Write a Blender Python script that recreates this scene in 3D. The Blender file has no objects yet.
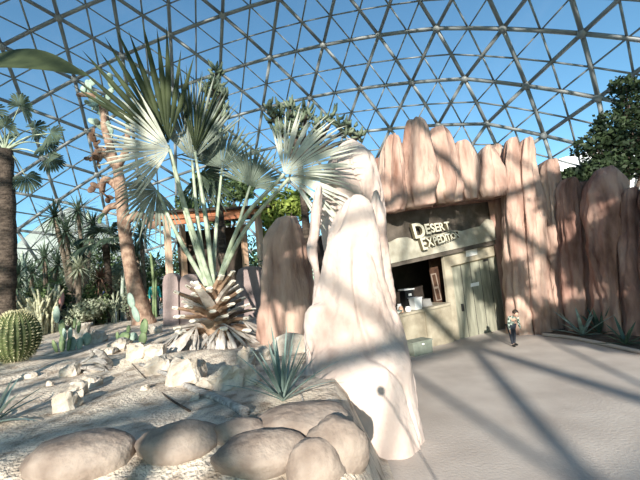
import bpy, math, random
from mathutils import Vector, Matrix, noise
random.seed(7)
PI = math.pi
col = bpy.context.scene.collection
V = Vector
# ------------------------------------------------------------------ camera
CAMH = 2.05
F = 350.0
Rm = (Matrix.Rotation(math.radians(90 + 6.2), 3, 'X') @ Matrix.Rotation(math.radians(-5.7), 3, 'Z'))
CP = V((0, 0, CAMH))
cd = bpy.data.cameras.new('camera'); cam = bpy.data.objects.new('camera', cd); col.objects.link(cam)
cam.matrix_world = Matrix.Translation(CP) @ Rm.to_4x4()
cd.sensor_fit = 'HORIZONTAL'; cd.sensor_width = 36; cd.lens = 36 * F / 640
cd.clip_end = 600; cd.clip_start = 0.02
bpy.context.scene.camera = cam

def ray(px, py): return (Rm @ V(((px - 320) / F, (240 - py) / F, -1))).normalized()
def at_y(px, py, Y):
    d = ray(px, py); return CP + d * (Y / d.y)
def at_z(px, py, z):
    d = ray(px, py); return CP + d * ((z - CAMH) / d.z)
def smooth(a, b, x):
    t = max(0, min(1, (x - a) / (b - a))); return t * t * (3 - 2 * t)
def T(x, y):
    z = 0.9 + .035 * max(0, min(y - 7, 6)) - .35 * smooth(14, 22, y)
    n = .07 * noise.noise(V((x * .7, y * .7, 0))) + .03 * noise.noise(V((x * 2.3, y * 2.3, 4)))
    z += n * smooth(2, 5, y)
    z += .12 * math.exp(-((y - 5.6 + .25 * x) / .5) ** 2) * smooth(-.9, -1.6, x)
    return z * smooth(.9, 3.0, y) * (1 - smooth(.0, .5, x)) + -.03
def gnd(px, py):
    d = ray(px, py); t = 1.0
    while t < 80:
        p = CP + d * t
        if p.z <= T(p.x, p.y): return p
        t += .02 + t * .002
    return p
# ------------------------------------------------------------------ mesh builder
class MB:
    def __init__(s): s.v = []; s.f = []
    def add(s, vs, fs):
        n = len(s.v); s.v += [V(a) for a in vs]; s.f += [tuple(i + n for i in f) for f in fs]
    def build(s, name, mat, parent=None, base=None, sm=True):
        o0 = V(parent['_o']) if parent is not None else V(base if base is not None else (0, 0, 0))
        me = bpy.data.meshes.new(name)
        me.from_pydata([tuple(a - o0) for a in s.v], [], s.f); me.update()
        if sm: me.polygons.foreach_set('use_smooth', [True] * len(me.polygons))
        me.materials.append(mat)
        o = bpy.data.objects.new(name, me); col.objects.link(o)
        if parent is not None:
            o.parent = parent
        else:
            o.location = o0
        o['_o'] = tuple(o0)
        return o
    def quadstrip(s, rings, closed=True, cap=True):
        n = len(rings[0]); b = len(s.v)
        for r in rings: s.v += [V(p) for p in r]
        for i in range(len(rings) - 1):
            for j in range(n if closed else n - 1):
                k = (j + 1) % n
                s.f.append((b + i * n + j, b + i * n + k, b + (i + 1) * n + k, b + (i + 1) * n + j))
        if cap and closed:
            s.f.append(tuple(b + j for j in reversed(range(n))))
            s.f.append(tuple(b + (len(rings) - 1) * n + j for j in range(n)))
    def tube(s, pts, rad, seg=8, flat=1.0, updir=None):
        pts = [V(p) for p in pts]
        if not hasattr(rad, '__len__'): rad = [rad] * len(pts)
        rings = []; ref = updir
        for i, p in enumerate(pts):
            t = (pts[min(i + 1, len(pts) - 1)] - pts[max(i - 1, 0)]).normalized()
            if ref is None: ref = V((0, 0, 1)) if abs(t.z) < .9 else V((1, 0, 0))
            a = t.cross(ref)
            if a.length < 1e-4: a = t.cross(V((.3, 1, .2)))
            a.normalize(); b = a.cross(t).normalized(); ref = b
            rings.append([p + a * math.cos(2 * PI * k / seg) * rad[i] + b * math.sin(2 * PI * k / seg) * rad[i] * flat for k in range(seg)])
        s.quadstrip(rings)
    def box(s, c, size, rot=None, taper=1.0):
        c = V(c); vs = []
        for z in (-1, 1):
            for x, y in ((-1, -1), (1, -1), (1, 1), (-1, 1)):
                k = taper if z > 0 else 1
                p = V((x * size[0] / 2 * k, y * size[1] / 2 * k, z * size[2] / 2))
                if rot is not None: p = rot @ p
                vs.append(c + p)
        s.add(vs, [(3, 2, 1, 0), (4, 5, 6, 7), (0, 1, 5, 4), (1, 2, 6, 5), (2, 3, 7, 6), (3, 0, 4, 7)])
    def prism(s, poly, d):      # poly: list of points, extruded by vector d
        n = len(poly); d = V(d)
        vs = [V(p) for p in poly] + [V(p) + d for p in poly]
        s.add(vs, [tuple(reversed(range(n))), tuple(range(n, 2 * n))] + [(i, (i + 1) % n, n + (i + 1) % n, n + i) for i in range(n)])
    def ell(s, c, r, rot=None, nu=12, nv=8, ns=0, seed=0, sq=1.0):
        c = V(c); rings = []
        for i in range(1, nv):
            th = PI * i / nv; ring = []
            for j in range(nu):
                ph = 2 * PI * j / nu
                q = V((math.sin(th) * math.cos(ph), math.sin(th) * math.sin(ph), -math.cos(th)))
                if sq != 1: q = V([math.copysign(abs(a) ** sq, a) for a in q])
                if ns: q = q * (1 + ns * noise.noise(q * 1.6 + V((seed, seed * .7, 3))) + ns * .35 * noise.noise(q * 4 + V((seed, 2, 3))))
                q = V((q.x * r[0], q.y * r[1], q.z * r[2]))
                if rot is not None: q = rot @ q
                ring.append(c + q)
            rings.append(ring)
        b = len(s.v)
        s.quadstrip(rings, True, False)
        m = len(s.v)
        for sgn, idx in ((-1, 0), (1, len(rings) - 1)):
            q = V((0, 0, sgn * r[2]))
            if rot is not None: q = rot @ q
            s.v.append(c + q); k = len(s.v) - 1
            for j in range(nu):
                a, d = b + idx * nu + j, b + idx * nu + (j + 1) % nu
                s.f.append((d, a, k) if sgn < 0 else (a, d, k))

def spline(pts, n):
    pts = [V(p) for p in pts]; out = []
    P = [pts[0] * 2 - pts[1]] + pts + [pts[-1] * 2 - pts[-2]]
    m = len(pts) - 1
    for i in range(n + 1):
        u = i / n * m; k = min(int(u), m - 1); t = u - k
        a, b, c, d = P[k:k + 4]
        out.append(.5 * ((2 * b) + (c - a) * t + (2 * a - 5 * b + 4 * c - d) * t * t + (3 * b - a - 3 * c + d) * t ** 3))
    return out
def tag(o, label=None, cat=None, group=None, kind=None):
    if label: o['label'] = label
    if cat: o['category'] = cat
    if group: o['group'] = group
    if kind: o['kind'] = kind
    return o
def thing(name, loc, label, cat, group=None):
    o = bpy.data.objects.new(name, None); col.objects.link(o); o.location = loc; o.empty_display_size = .1
    o['_o'] = tuple(loc); return tag(o, label, cat, group)
# ------------------------------------------------------------------ materials
def mat(name, c1, c2=None, scale=4, rough=.8, bump=0, bscale=None, c3=None, stretch=None, spec=.3, detail=5, lo=.35, hi=.65, trans=0, wave=None):
    m = bpy.data.materials.new(name); m.use_nodes = True
    nt = m.node_tree; N = nt.nodes; L = nt.links; b = N['Principled BSDF']
    b.inputs['Roughness'].default_value = rough; b.inputs['Specular IOR Level'].default_value = spec
    b.inputs['Base Color'].default_value = (*c1, 1)
    tc = N.new('ShaderNodeTexCoord'); mp = N.new('ShaderNodeMapping'); L.new(tc.outputs['Object'], mp.inputs[0])
    if stretch: mp.inputs['Scale'].default_value = stretch
    if c2:
        n = N.new('ShaderNodeTexNoise'); n.inputs['Scale'].default_value = scale; n.inputs['Detail'].default_value = detail
        L.new(mp.outputs[0], n.inputs['Vector'])
        r = N.new('ShaderNodeValToRGB'); L.new(n.outputs['Fac'], r.inputs[0])
        r.color_ramp.elements[0].position = lo; r.color_ramp.elements[0].color = (*c1, 1)
        r.color_ramp.elements[1].position = hi; r.color_ramp.elements[1].color = (*c2, 1)
        if c3:
            e = r.color_ramp.elements.new((lo + hi) / 2); e.color = (*c3, 1)
        L.new(r.outputs[0], b.inputs['Base Color'])
    if bump:
        n2 = N.new('ShaderNodeTexNoise'); n2.inputs['Scale'].default_value = bscale or scale * 3; n2.inputs['Detail'].default_value = 8
        L.new(mp.outputs[0], n2.inputs['Vector'])
        bp = N.new('ShaderNodeBump'); bp.inputs['Strength'].default_value = bump; bp.inputs['Distance'].default_value = .05
        L.new(n2.outputs['Fac'], bp.inputs['Height']); L.new(bp.outputs[0], b.inputs['Normal'])
    if trans:
        tr = N.new('ShaderNodeBsdfTranslucent'); mx = N.new('ShaderNodeMixShader'); mx.inputs[0].default_value = trans
        if c2: L.new(r.outputs[0], tr.inputs[0])
        else: tr.inputs[0].default_value = (*c1, 1)
        L.new(b.outputs[0], mx.inputs[1]); L.new(tr.outputs[0], mx.inputs[2])
        L.new(mx.outputs[0], N['Material Output'].inputs[0])
    return m
M = {}
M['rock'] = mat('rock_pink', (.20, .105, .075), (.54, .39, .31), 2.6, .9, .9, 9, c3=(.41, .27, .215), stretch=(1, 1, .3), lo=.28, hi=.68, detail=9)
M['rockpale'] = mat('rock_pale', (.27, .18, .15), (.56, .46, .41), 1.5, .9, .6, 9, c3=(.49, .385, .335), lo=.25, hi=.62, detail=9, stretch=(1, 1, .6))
M['rockshade'] = mat('rock_red_shaded', (.12, .06, .045), (.42, .27, .215), 2.2, .9, .9, 9, c3=(.29, .165, .13), stretch=(1, 1, .3), detail=9)  # darker, browner rock: shade of right columns and gaps put into the colour
M['stone'] = mat('stone_cream', (.40, .33, .26), (.60, .53, .45), 5, .9, .6, 18)
M['boulder'] = mat('boulder_brown', (.20, .15, .12), (.36, .29, .24), 4, .85, .5, 14)
M['maroon'] = mat('rock_mauve', (.22, .165, .155), (.31, .24, .225), 2, .85, .3, 14)
M['sand'] = mat('sand', (.34, .265, .20), (.78, .665, .53), 5, .95, .9, 30, c3=(.60, .50, .405), detail=10)
M['path'] = mat('path_concrete', (.43, .37, .325), (.54, .475, .42), 1.2, .85, .15, 30, detail=10)
M['soil'] = mat('soil', (.07, .055, .04), (.16, .12, .09), 6, .95, .8, 30)
M['lawn'] = mat('lawn', (.25, .27, .2), (.45, .44, .36), .2, .95)
M['steel'] = mat('dome_steel', (.17, .185, .19), (.25, .265, .27), 1, .5, spec=.4)
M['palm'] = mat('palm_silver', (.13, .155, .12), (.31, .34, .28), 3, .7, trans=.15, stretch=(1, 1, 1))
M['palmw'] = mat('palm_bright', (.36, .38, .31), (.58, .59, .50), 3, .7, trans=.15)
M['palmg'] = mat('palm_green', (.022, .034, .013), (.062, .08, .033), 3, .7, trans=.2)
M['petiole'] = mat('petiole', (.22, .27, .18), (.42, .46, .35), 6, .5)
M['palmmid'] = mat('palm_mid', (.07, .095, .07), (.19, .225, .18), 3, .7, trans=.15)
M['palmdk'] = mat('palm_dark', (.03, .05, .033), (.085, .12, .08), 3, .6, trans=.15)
M['dead'] = mat('dead_frond', (.33, .28, .24), (.62, .56, .50), 6, .9)
M['stub'] = mat('leaf_base_brown', (.20, .11, .065), (.46, .32, .22), 5, .85, .5, 16)
M['cut'] = mat('leaf_base_cut', (.70, .62, .50), (.85, .79, .68), 8, .9)
M['bark'] = mat('bark_dark', (.035, .026, .02), (.12, .09, .07), 5, .95, 1, 14, stretch=(1, 1, 2.5))
M['ctrunk'] = mat('cactus_bark', (.17, .10, .07), (.40, .275, .20), 5, .9, .6, 16)
M['pad'] = mat('cactus_pad', (.17, .25, .20), (.33, .41, .34), 5, .6)
M['padbrown'] = mat('cactus_pad_brown', (.09, .05, .035), (.22, .13, .085), 5, .7)
M['padgreen'] = mat('cactus_pad_green', (.08, .13, .06), (.20, .25, .12), 5, .6)
M['cactus'] = mat('cactus_green', (.045, .06, .022), (.12, .145, .055), 4, .7)
M['spine'] = mat('spines_straw', (.55, .50, .28), (.75, .70, .46), 5, .7)
M['cholla'] = mat('cholla_pale', (.26, .26, .16), (.50, .48, .34), 8, .8, .4, 30)
M['colcactus'] = mat('column_cactus', (.20, .27, .22), (.42, .46, .38), 4, .7)
M['agave'] = mat('agave_blue', (.13, .19, .165), (.30, .37, .33), 4, .5)
M['agavedk'] = mat('agave_dark', (.04, .07, .05), (.10, .15, .11), 4, .5)
M['ytrunk'] = mat('yucca_bark', (.10, .075, .055), (.24, .19, .145), 5, .9, .6, 16)
M['yucca'] = mat('yucca_green', (.05, .085, .055), (.17, .225, .15), 3, .6, trans=.1)
M['shrub'] = mat('shrub_green', (.05, .085, .03), (.16, .22, .09), 2.5, .7, trans=.2)
M['shrubpale'] = mat('shrub_pale', (.20, .23, .15), (.42, .44, .32), 2.5, .7, trans=.15)
M['bright'] = mat('bright_leaves', (.12, .19, .03), (.42, .50, .12), 2.5, .6, trans=.3)
M['treelf'] = mat('tree_leaves', (.015, .028, .012), (.05, .075, .03), 3, .6, trans=.1)
M['succ'] = mat('succulent_leaves', (.05, .075, .04), (.20, .235, .16), 3, .6)
M['wood'] = mat('redwood_beam', (.30, .10, .045), (.50, .20, .10), 4, .7, .2, 20, stretch=(.3, 1, 1))
M['post'] = mat('post_wood', (.45, .28, .18), (.66, .47, .34), 4, .8, .2, 20, stretch=(1, 1, .2))
M['roofdk'] = mat('hut_dark', (.03, .022, .018), (.06, .045, .035), 3, .9)
M['drift'] = mat('driftwood', (.26, .23, .21), (.55, .51, .47), 6, .9, .7, 14, stretch=(1, 4, 4))
M['shopdark'] = mat('shop_dark_wood', (.085, .07, .056), (.14, .115, .095), 4, .8, .2, 20)
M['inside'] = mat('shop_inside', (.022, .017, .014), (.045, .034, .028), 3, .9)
M['tan'] = mat('painted_tan', (.23, .195, .14), (.43, .38, .29), 2.2, .75, .15, 20, detail=8)
M['door'] = mat('door_paint', (.19, .185, .14), (.35, .34, .265), 2.5, .75, .2, 20, stretch=(3, 3, .5), detail=8)
M['fascia'] = mat('fascia_paint', (.30, .275, .215), (.47, .44, .36), 3, .7, .15, 20)
M['letter'] = mat('letter_cream', (.52, .49, .38), (.62, .59, .47), 5, .6)
M['letterdk'] = mat('letter_side', (.12, .10, .06), None, 5, .7)
M['iron'] = mat('iron', (.03, .03, .03), None, rough=.5)
M['white'] = mat('white_plastic', (.85, .84, .82), None, rough=.4)
M['paper'] = mat('paper', (.85, .83, .78), None, rough=.8)
M['grey'] = mat('grey_plastic', (.20, .19, .18), (.26, .25, .24), rough=.5)
M['crate'] = mat('crate_green', (.14, .16, .13), (.22, .24, .20), 6, .7)
M['redbr'] = mat('rack_wood', (.05, .025, .018), (.10, .055, .035), 6, .6)
M['frame'] = mat('frame_wood', (.28, .22, .18), None, rough=.6)
M['pinkf'] = mat('peach_ceramic', (.70, .45, .32), None, rough=.4)
M['blackp'] = mat('black_plastic', (.02, .02, .02), None, rough=.4)
M['outwall'] = mat('white_metal', (.80, .80, .80), (.86, .86, .86), .5, .6)
M['hill'] = mat('hill_pale', (.27, .30, .27), (.42, .44, .41), .08, .95)
M['skin'] = mat('skin', (.55, .34, .25), None, rough=.5)
M['hair'] = mat('hair', (.02, .015, .012), (.05, .03, .02), 20, .6)
M['denim'] = mat('denim', (.02, .025, .035), (.04, .045, .06), 10, .9)
M['blue'] = mat('blue_cloth', (.035, .05, .22), None, rough=.9)
M['teal'] = mat('teal_cloth', (.04, .35, .35), None, rough=.9)
M['pink'] = mat('pink_cloth', (.65, .35, .32), None, rough=.9)
# plaid
pm = bpy.data.materials.new('plaid'); pm.use_nodes = True; M['plaid'] = pm
nt = pm.node_tree; tc = nt.nodes.new('ShaderNodeTexCoord'); ck = nt.nodes.new('ShaderNodeTexChecker'); ck.inputs['Scale'].default_value = 22
ck.inputs[1].default_value = (.04, .07, .05, 1); ck.inputs[2].default_value = (.42, .48, .42, 1)
nt.links.new(tc.outputs['Object'], ck.inputs[0]); nt.links.new(ck.outputs[0], nt.nodes['Principled BSDF'].inputs[0])
gm = bpy.data.materials.new('dome_glass'); gm.use_nodes = True; M['glass'] = gm
nt = gm.node_tree; nt.nodes.clear(); out = nt.nodes.new('ShaderNodeOutputMaterial'); mx = nt.nodes.new('ShaderNodeMixShader')
tr = nt.nodes.new('ShaderNodeBsdfTransparent'); tr.inputs[0].default_value = (.93, .97, .99, 1)
gl = nt.nodes.new('ShaderNodeBsdfGlossy'); gl.inputs['Roughness'].default_value = .06; mx.inputs[0].default_value = .05
nt.links.new(tr.outputs[0], mx.inputs[1]); nt.links.new(gl.outputs[0], mx.inputs[2]); nt.links.new(mx.outputs[0], out.inputs[0])

# ------------------------------------------------------------------ light
sd = ray(381, 391)                       # the way the sunlight travels
sun = bpy.data.lights.new('sun', 'SUN'); sun.energy = 10.5; sun.angle = math.radians(.53); sun.color = (1, .91, .80)
so = bpy.data.objects.new('sun', sun); col.objects.link(so); so.rotation_euler = sd.to_track_quat('-Z', 'Y').to_euler()
w = bpy.data.worlds.new('world'); bpy.context.scene.world = w; w.use_nodes = True
nt = w.node_tree; bg = nt.nodes['Background']; sk = nt.nodes.new('ShaderNodeTexSky'); sk.sky_type = 'NISHITA'
sk.sun_disc = False; sk.sun_elevation = math.asin(-sd.z); sk.sun_rotation = math.atan2(-sd.x, -sd.y)
sk.air_density = 1.0; sk.dust_density = .6; sk.ozone_density = 1.5; sk.altitude = 300
mm = nt.nodes.new('ShaderNodeMix'); mm.data_type = 'RGBA'; mm.blend_type = 'MULTIPLY'; mm.inputs[0].default_value = 1; mm.inputs[7].default_value = (.72, 1.02, 1.06, 1)
nt.links.new(sk.outputs[0], mm.inputs[6]); nt.links.new(mm.outputs[2], bg.inputs[0]); bg.inputs[1].default_value = .235
vs = bpy.context.scene.view_settings; vs.view_transform = 'Standard'; vs.look = 'None'; vs.gamma = 1; vs.use_curve_mapping = False; vs.exposure = -0.1

# ------------------------------------------------------------------ setting
def disc(name, r, z, m, n=64):
    b = MB(); b.add([(r * math.cos(2 * PI * i / n) - 7, r * math.sin(2 * PI * i / n) + 9, z) for i in range(n)], [tuple(range(n))])
    return tag(b.build(name, m, sm=False), kind='structure')
disc('lawn_outside', 260, -.12, M['lawn'])
disc('floor', 33.6, 0, M['path'])
def axis(a, b, c0, s0, g):
    out = [c0]; s = s0
    while out[-1] < b: out.append(out[-1] + s); s *= g
    s = s0; lo = [c0]
    while lo[-1] > a: lo.append(lo[-1] - s); s *= g
    return sorted(set(lo[1:] + out))
xs = axis(-33, .7, -2, .07, 1.03); ys = axis(.8, 40, 4.2, .07, 1.025)
g = MB(); vid = {}
for i, x in enumerate(xs):
    for j, y in enumerate(ys):
        if (x + 7) ** 2 + (y - 9) ** 2 < 33 ** 2:
            vid[i, j] = len(g.v); g.v.append(V((x, y, T(x, y))))
for i in range(len(xs) - 1):
    for j in range(len(ys) - 1):
        q = [(i, j), (i + 1, j), (i + 1, j + 1), (i, j + 1)]
        if all(k in vid for k in q): g.f.append(tuple(vid[k] for k in q))
tag(g.build('sand_ground', M['sand']), kind='structure')
# dome
def dome():
    v = [V((0, 0, 1))]; z = 1 / math.sqrt(5); r = 2 / math.sqrt(5)
    for k in range(5): a = math.radians(72 * k + 36); v.append(V((r * math.cos(a), r * math.sin(a), z)))
    for k in range(5): a = math.radians(72 * k); v.append(V((r * math.cos(a), r * math.sin(a), -z)))
    v.append(V((0, 0, -1)))
    L = min((v[0] - v[i]).length for i in range(1, 12)); fs = []
    for a in range(12):
        for b in range(a + 1, 12):
            for c in range(b + 1, 12):
                if all(abs((v[i] - v[j]).length - L) < 1e-4 for i, j in ((a, b), (b, c), (a, c))): fs.append((a, b, c))
    R = 35.0; C = V((-7.24, 8.73, -8.78)); rot = Matrix.Rotation(.0692, 3, 'Z')
    def geo(n):
        key = {}; pts = []; tris = set(); ed = set()
        for a, b, c in fs:
            def idx(i, j):
                p = (v[a] * i + v[b] * j + v[c] * (n - i - j)).normalized(); k = (round(p.x, 4) + 0., round(p.y, 4) + 0., round(p.z, 4) + 0.)
                if k not in key: key[k] = len(pts); pts.append(C + rot @ p * R)
                return key[k]
            for i in range(n):
                for j in range(n - i):
                    t = (idx(i, j), idx(i + 1, j), idx(i, j + 1)); tris.add(t)
                    if i + j < n - 1: tris.add((idx(i + 1, j), idx(i + 1, j + 1), idx(i, j + 1)))
        for t in tris:
            for q, w in ((0, 1), (1, 2), (2, 0)): ed.add(tuple(sorted((t[q], t[w]))))
        return pts, tris, ed
    p1, t1, e1 = geo(10); p2, t2, e2 = geo(20)
    fr = MB()
    def clipseg(a, b):
        if a.z < -.1 and b.z < -.1: return None
        if a.z < -.1: a = b + (a - b) * ((b.z + .1) / (b.z - a.z))
        if b.z < -.1: b = a + (b - a) * ((a.z + .1) / (a.z - b.z))
        return a, b
    for a, b in e1:
        s = clipseg(p1[a] * 1, p1[b] * 1)
        if s:
            mid = ((s[0] + s[1]) / 2); 
            fr.tube([s[0], C + (mid - C).normalized() * R if p1[a].z > -.1 and p1[b].z > -.1 else mid, s[1]], .135, 6)
    for p in p1:
        if p.z > -.1: fr.ell(p, (.30, .30, .30), nu=8, nv=6)
    for a, b in e2:
        s = clipseg(p2[a] * 1, p2[b] * 1)
        if s: fr.tube(s, .065, 4)
    n = 96; rr = math.sqrt(R * R - 8.78 ** 2)
    fr.tube([(C.x + rr * math.cos(2 * PI * i / n), C.y + rr * math.sin(2 * PI * i / n), .25) for i in range(n + 1)], .3, 6)
    tag(fr.build('ceiling', M['steel'], base=C), kind='structure')
    gb = MB(); gb.v = [p.copy() for p in p2]
    gb.f = [t for t in t2 if max(p2[i].z for i in t) > 0]
    for q in gb.v:
        if q.z < -.05: q.z = -.05
    tag(gb.build('window_1', M['glass'], base=C, sm=False), kind='structure')
dome()

# ------------------------------------------------------------------ rocks
def loft(mb, rows, levels=34, seg=26, seed=0, ns=.10, groove=.10, face=0.0):
    """rows: (centre, rx, ry) bottom to top"""
    cs = spline([r[0] for r in rows], levels); ra = spline([V((r[1], r[2], 0)) for r in rows], levels)
    rings = []
    ca, sa = math.cos(face), math.sin(face)
    for c, q in zip(cs, ra):
        rx, ry = max(q.x, .005), max(q.y, .005); ring = []
        for j in range(seg):
            a = 2 * PI * j / seg; ux, uy = math.cos(a), math.sin(a)
            k = 1 + groove * noise.noise(V((ux * 2.2 + seed * 3.1, uy * 2.2, c.z * .35 + seed))) * 2
            gv = abs(noise.noise(V((ux * 1.7 + seed * 3.1, uy * 1.7 + .5, c.z * .3 + seed * 2))))
            k -= groove * 1.5 * max(0, 1 - gv / .13)
            k += ns * .6 * noise.noise(V((ux * 5, uy * 5 + seed, c.z * 4.5)))
            k += ns * noise.noise(V((ux * 2.5, uy * 2.5 + seed * 1.7, c.z * 2.0 + seed * 5)))
            x, y = ux * rx * k, uy * ry * k
            ring.append(c + V((x * ca - y * sa, x * sa + y * ca, .06 * rx * noise.noise(V((ux * 2, uy * 2, seed))))))
        rings.append(ring)
    mb.quadstrip(rings)
def prow(rows, Y, k=.8, kmin=.12, base=None, cap=True):
    """pixel rows top to bottom (xl, xr, y[, dY]) -> loft rows bottom to top, standing at distance Y"""
    out = []
    for r in rows:
        y_ = Y + (r[3] if len(r) > 3 else 0)
        a = at_y(r[0], r[2], y_); b = at_y(r[1], r[2], y_); rx = (b - a).length / 2
        out.append(((a + b) / 2, rx, max(rx * k, kmin)))
    if cap:
        c, rx, ry = out[0]; out.insert(0, (c + V((0, 0, rx * .22)), rx * .5, ry * .5)); out.insert(0, (c + V((0, 0, rx * .32)), .02, .02))
    if base is not None:
        c, rx, ry = out[-1]; out.append((V((c.x, c.y, base)), rx * 1.02, ry * 1.02))
    out.reverse(); return out

# big foreground rock (one continuous sprayed-concrete rock)
def bigrock():
    b = MB()
    loft(b, prow([(349, 364, 197), (339, 371, 206), (332, 376, 222), (326, 380, 245), (321, 385, 270), (316, 391, 295), (311, 399, 320), (308, 408, 345)], 4.9, .62, base=0), 44, 34, 1, .05, .07)
    loft(b, prow([(318, 396, 338, -.05), (309, 408, 352, -.2), (305, 414, 375, -.3), (306, 419, 400, -.35), (308, 426, 430, -.4), (306, 432, 470, -.4)], 4.9, .62, base=-.05), 40, 34, 5, .04, .05)
    loft(b, prow([(340, 356, 141), (330, 369, 152), (324, 378, 172), (318, 384, 200), (322, 388, 235), (330, 390, 280)], 6.3, .6, base=0), 50, 40, 2, .12, .14)
    loft(b, prow([(372, 380, 190), (369, 386, 205), (370, 388, 235), (372, 391, 270), (374, 396, 310)], 5.5, .9, base=.2), 40, 20, 13, .12, .1)
    loft(b, prow([(316, 324, 186), (311, 322, 215), (308, 320, 235), (306, 319, 252), (312, 322, 275), (312, 330, 310)], 5.4, 1, base=.2), 40, 16, 3, .12, .1)
    loft(b, prow([(310, 335, 306), (306, 336, 330), (305, 334, 360), (302, 332, 395)], 4.75, .8, base=0), 30, 22, 4, .12, .12)
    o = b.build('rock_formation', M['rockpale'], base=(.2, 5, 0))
    rm = o.modifiers.new('r', 'REMESH'); rm.mode = 'VOXEL'; rm.voxel_size = .04; rm.use_smooth_shade = True
    sm = o.modifiers.new('s', 'SMOOTH'); sm.iterations = 2; sm.factor = .5; su = o.modifiers.new('u', 'SUBSURF'); su.levels = 1
    dg = bpy.context.evaluated_depsgraph_get(); me = bpy.data.meshes.new_from_object(o.evaluated_get(dg))
    nrm_ = [v.normal.copy() for v in me.vertices]
    for v, n in zip(me.vertices, nrm_):
        p = v.co
        v.co = p + n * ((.05 * noise.noise(p * 1.7) - .05 * max(0, 1 - abs(noise.noise(V((p.x * 1.3 + 4, p.y * 1.3, p.z * .5)))) / .06)) + .022 * noise.noise(V((p.x * 5, p.y * 5, p.z * 2.2))) + .008 * noise.noise(p * 14))
    o.modifiers.clear(); o.data = me
    for p in me.polygons: p.use_smooth = True
    tag(o, 'large pale pink sculpted rock with two humps in front, beside the shop counter', 'rock')
bigrock()
b = MB()
loft(b, prow([(276, 297, 219), (265, 304, 236), (262, 309, 262), (259, 312, 290), (257, 314, 318), (258, 316, 345)], 7.3, .6, base=.6), 50, 40, 11, .12, .12)
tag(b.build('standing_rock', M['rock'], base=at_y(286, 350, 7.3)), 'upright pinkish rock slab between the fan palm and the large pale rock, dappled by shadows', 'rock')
b = MB()
loft(b, prow([(272, 305, 338), (268, 312, 350), (268, 316, 370), (270, 322, 385)], 6.1, .6, base=.5), 20, 24, 12, .15, .1)
tag(b.build('pale_rock', M['stone'], base=at_y(290, 375, 6.1)), 'pale cream rock behind the spiky aloe, against the large pink rock', 'rock')

# cliff of rock columns
cliff = thing('rock_cliff', at_y(560, 330, 9.6), 'pink and brown wall of tall rounded rock columns around and above the shop', 'rock wall')
A = at_z(405, 352, 0); B = at_z(507, 328, 0)
U = (B - A); U.z = 0; WL = U.length; U.normalize(); NRM = V((U.y, -U.x, 0))    # facing the camera
def shop(px, py, off=0.0):
    d = ray(px, py); q = A + NRM * off
    return CP + d * ((q - CP).dot(NRM) / d.dot(NRM))
def shopY(px, off): return shop(px, 240, off).y
COLS = [  # rows top to bottom, distance, extra
 ([(386, 398, 138), (381, 403, 150), (379, 406, 175), (378, 408, 200), (380, 406, 212)], shopY(392, .45), None),
 ([(407, 425, 122), (404, 430, 135), (402, 434, 160), (401, 436, 185), (404, 434, 207)], shopY(415, .6), None),
 ([(430, 446, 130), (428, 452, 142), (430, 457, 165), (432, 462, 185), (436, 462, 203)], shopY(442, .5), None),
 ([(453, 468, 144), (449, 475, 155), (452, 478, 175), (455, 480, 190), (458, 480, 200)], shopY(464, .45), None),
 ([(482, 490, 148), (474, 497, 158), (471, 502, 175), (472, 506, 190), (476, 504, 198)], shopY(486, .55), None),
 ([(490, 500, 147), (487, 505, 158), (490, 510, 175), (494, 512, 195)], shopY(498, .3), None),
 ([(506, 514, 141), (503, 519, 152), (502, 522, 180), (503, 526, 220), (505, 529, 260), (507, 531, 300), (508, 533, 326)], 9.9, 0),
 ([(521, 529, 141), (518, 534, 152), (517, 538, 175), (519, 544, 205), (522, 548, 250), (526, 552, 300), (528, 555, 328)], 9.75, 0),
 ([(543, 554, 162), (540, 559, 172), (543, 562, 195), (547, 565, 240), (549, 568, 290), (549, 570, 330)], 9.9, 0),
 ([(563, 571, 180), (558, 577, 190), (559, 581, 215), (561, 587, 260), (564, 592, 300), (566, 594, 333)], 9.45, 0),
 ([(576, 586, 184), (574, 592, 196), (577, 598, 230), (582, 606, 280), (588, 612, 335)], 9.5, 0),
 ([(596, 612, 170), (586, 621, 184), (584, 626, 205), (587, 624, 240), (594, 624, 290), (598, 628, 338)], 8.75, 0),
 ([(622, 634, 190), (618, 644, 202), (619, 648, 240), (621, 652, 290), (623, 656, 342)], 8.4, 0),
 ([(646, 662, 182), (640, 672, 198), (642, 676, 240), (646, 682, 300), (650, 688, 350)], 7.9, 0),
 ([(676, 696, 190), (670, 706, 204), (672, 712, 250), (678, 720, 352)], 7.4, 0),
]
for i, (rows, Y, base) in enumerate(COLS):
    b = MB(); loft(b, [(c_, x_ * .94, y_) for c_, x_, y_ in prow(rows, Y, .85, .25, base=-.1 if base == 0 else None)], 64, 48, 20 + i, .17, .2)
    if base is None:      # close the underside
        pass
    o = b.build('rock_column', M['rock'] if i < 9 else M['rockshade'], cliff)
# rock body behind the columns, over the shop roof
b = MB()
p = [shop(374, 214, .25), shop(504, 199, .25), shop(504, 165, .25), shop(470, 162, .25), shop(420, 150, .25), shop(376, 158, .25)]
b.prism(p, -NRM * 1.6)
p = [V((p_.x, p_.y, -.1)) for p_ in (shop(503, 300, .1), at_y(560, 300, 10.1), at_y(625, 300, 9.3), at_y(712, 300, 7.8))]
for q, r_, z0 in ((0, 1, 3.9), (1, 2, 3.4), (2, 3, 3.3)):
    b.prism([p[q], p[r_], V((p[r_].x, p[r_].y, z0)), V((p[q].x, p[q].y, z0))], V((.35, .9, 0)))
b.build('rock_core', M['rockshade'], cliff, sm=False)
# left jamb column of the shop alcove, mostly behind the big rock
b = MB(); loft(b, prow([(366, 384, 196), (364, 385, 230), (366, 388, 290), (368, 394, 340)], shopY(378, .1), .9, .2, base=-.1), 30, 20, 51, .08, .1)
b.build('rock_column', M['rock'], cliff)
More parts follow.
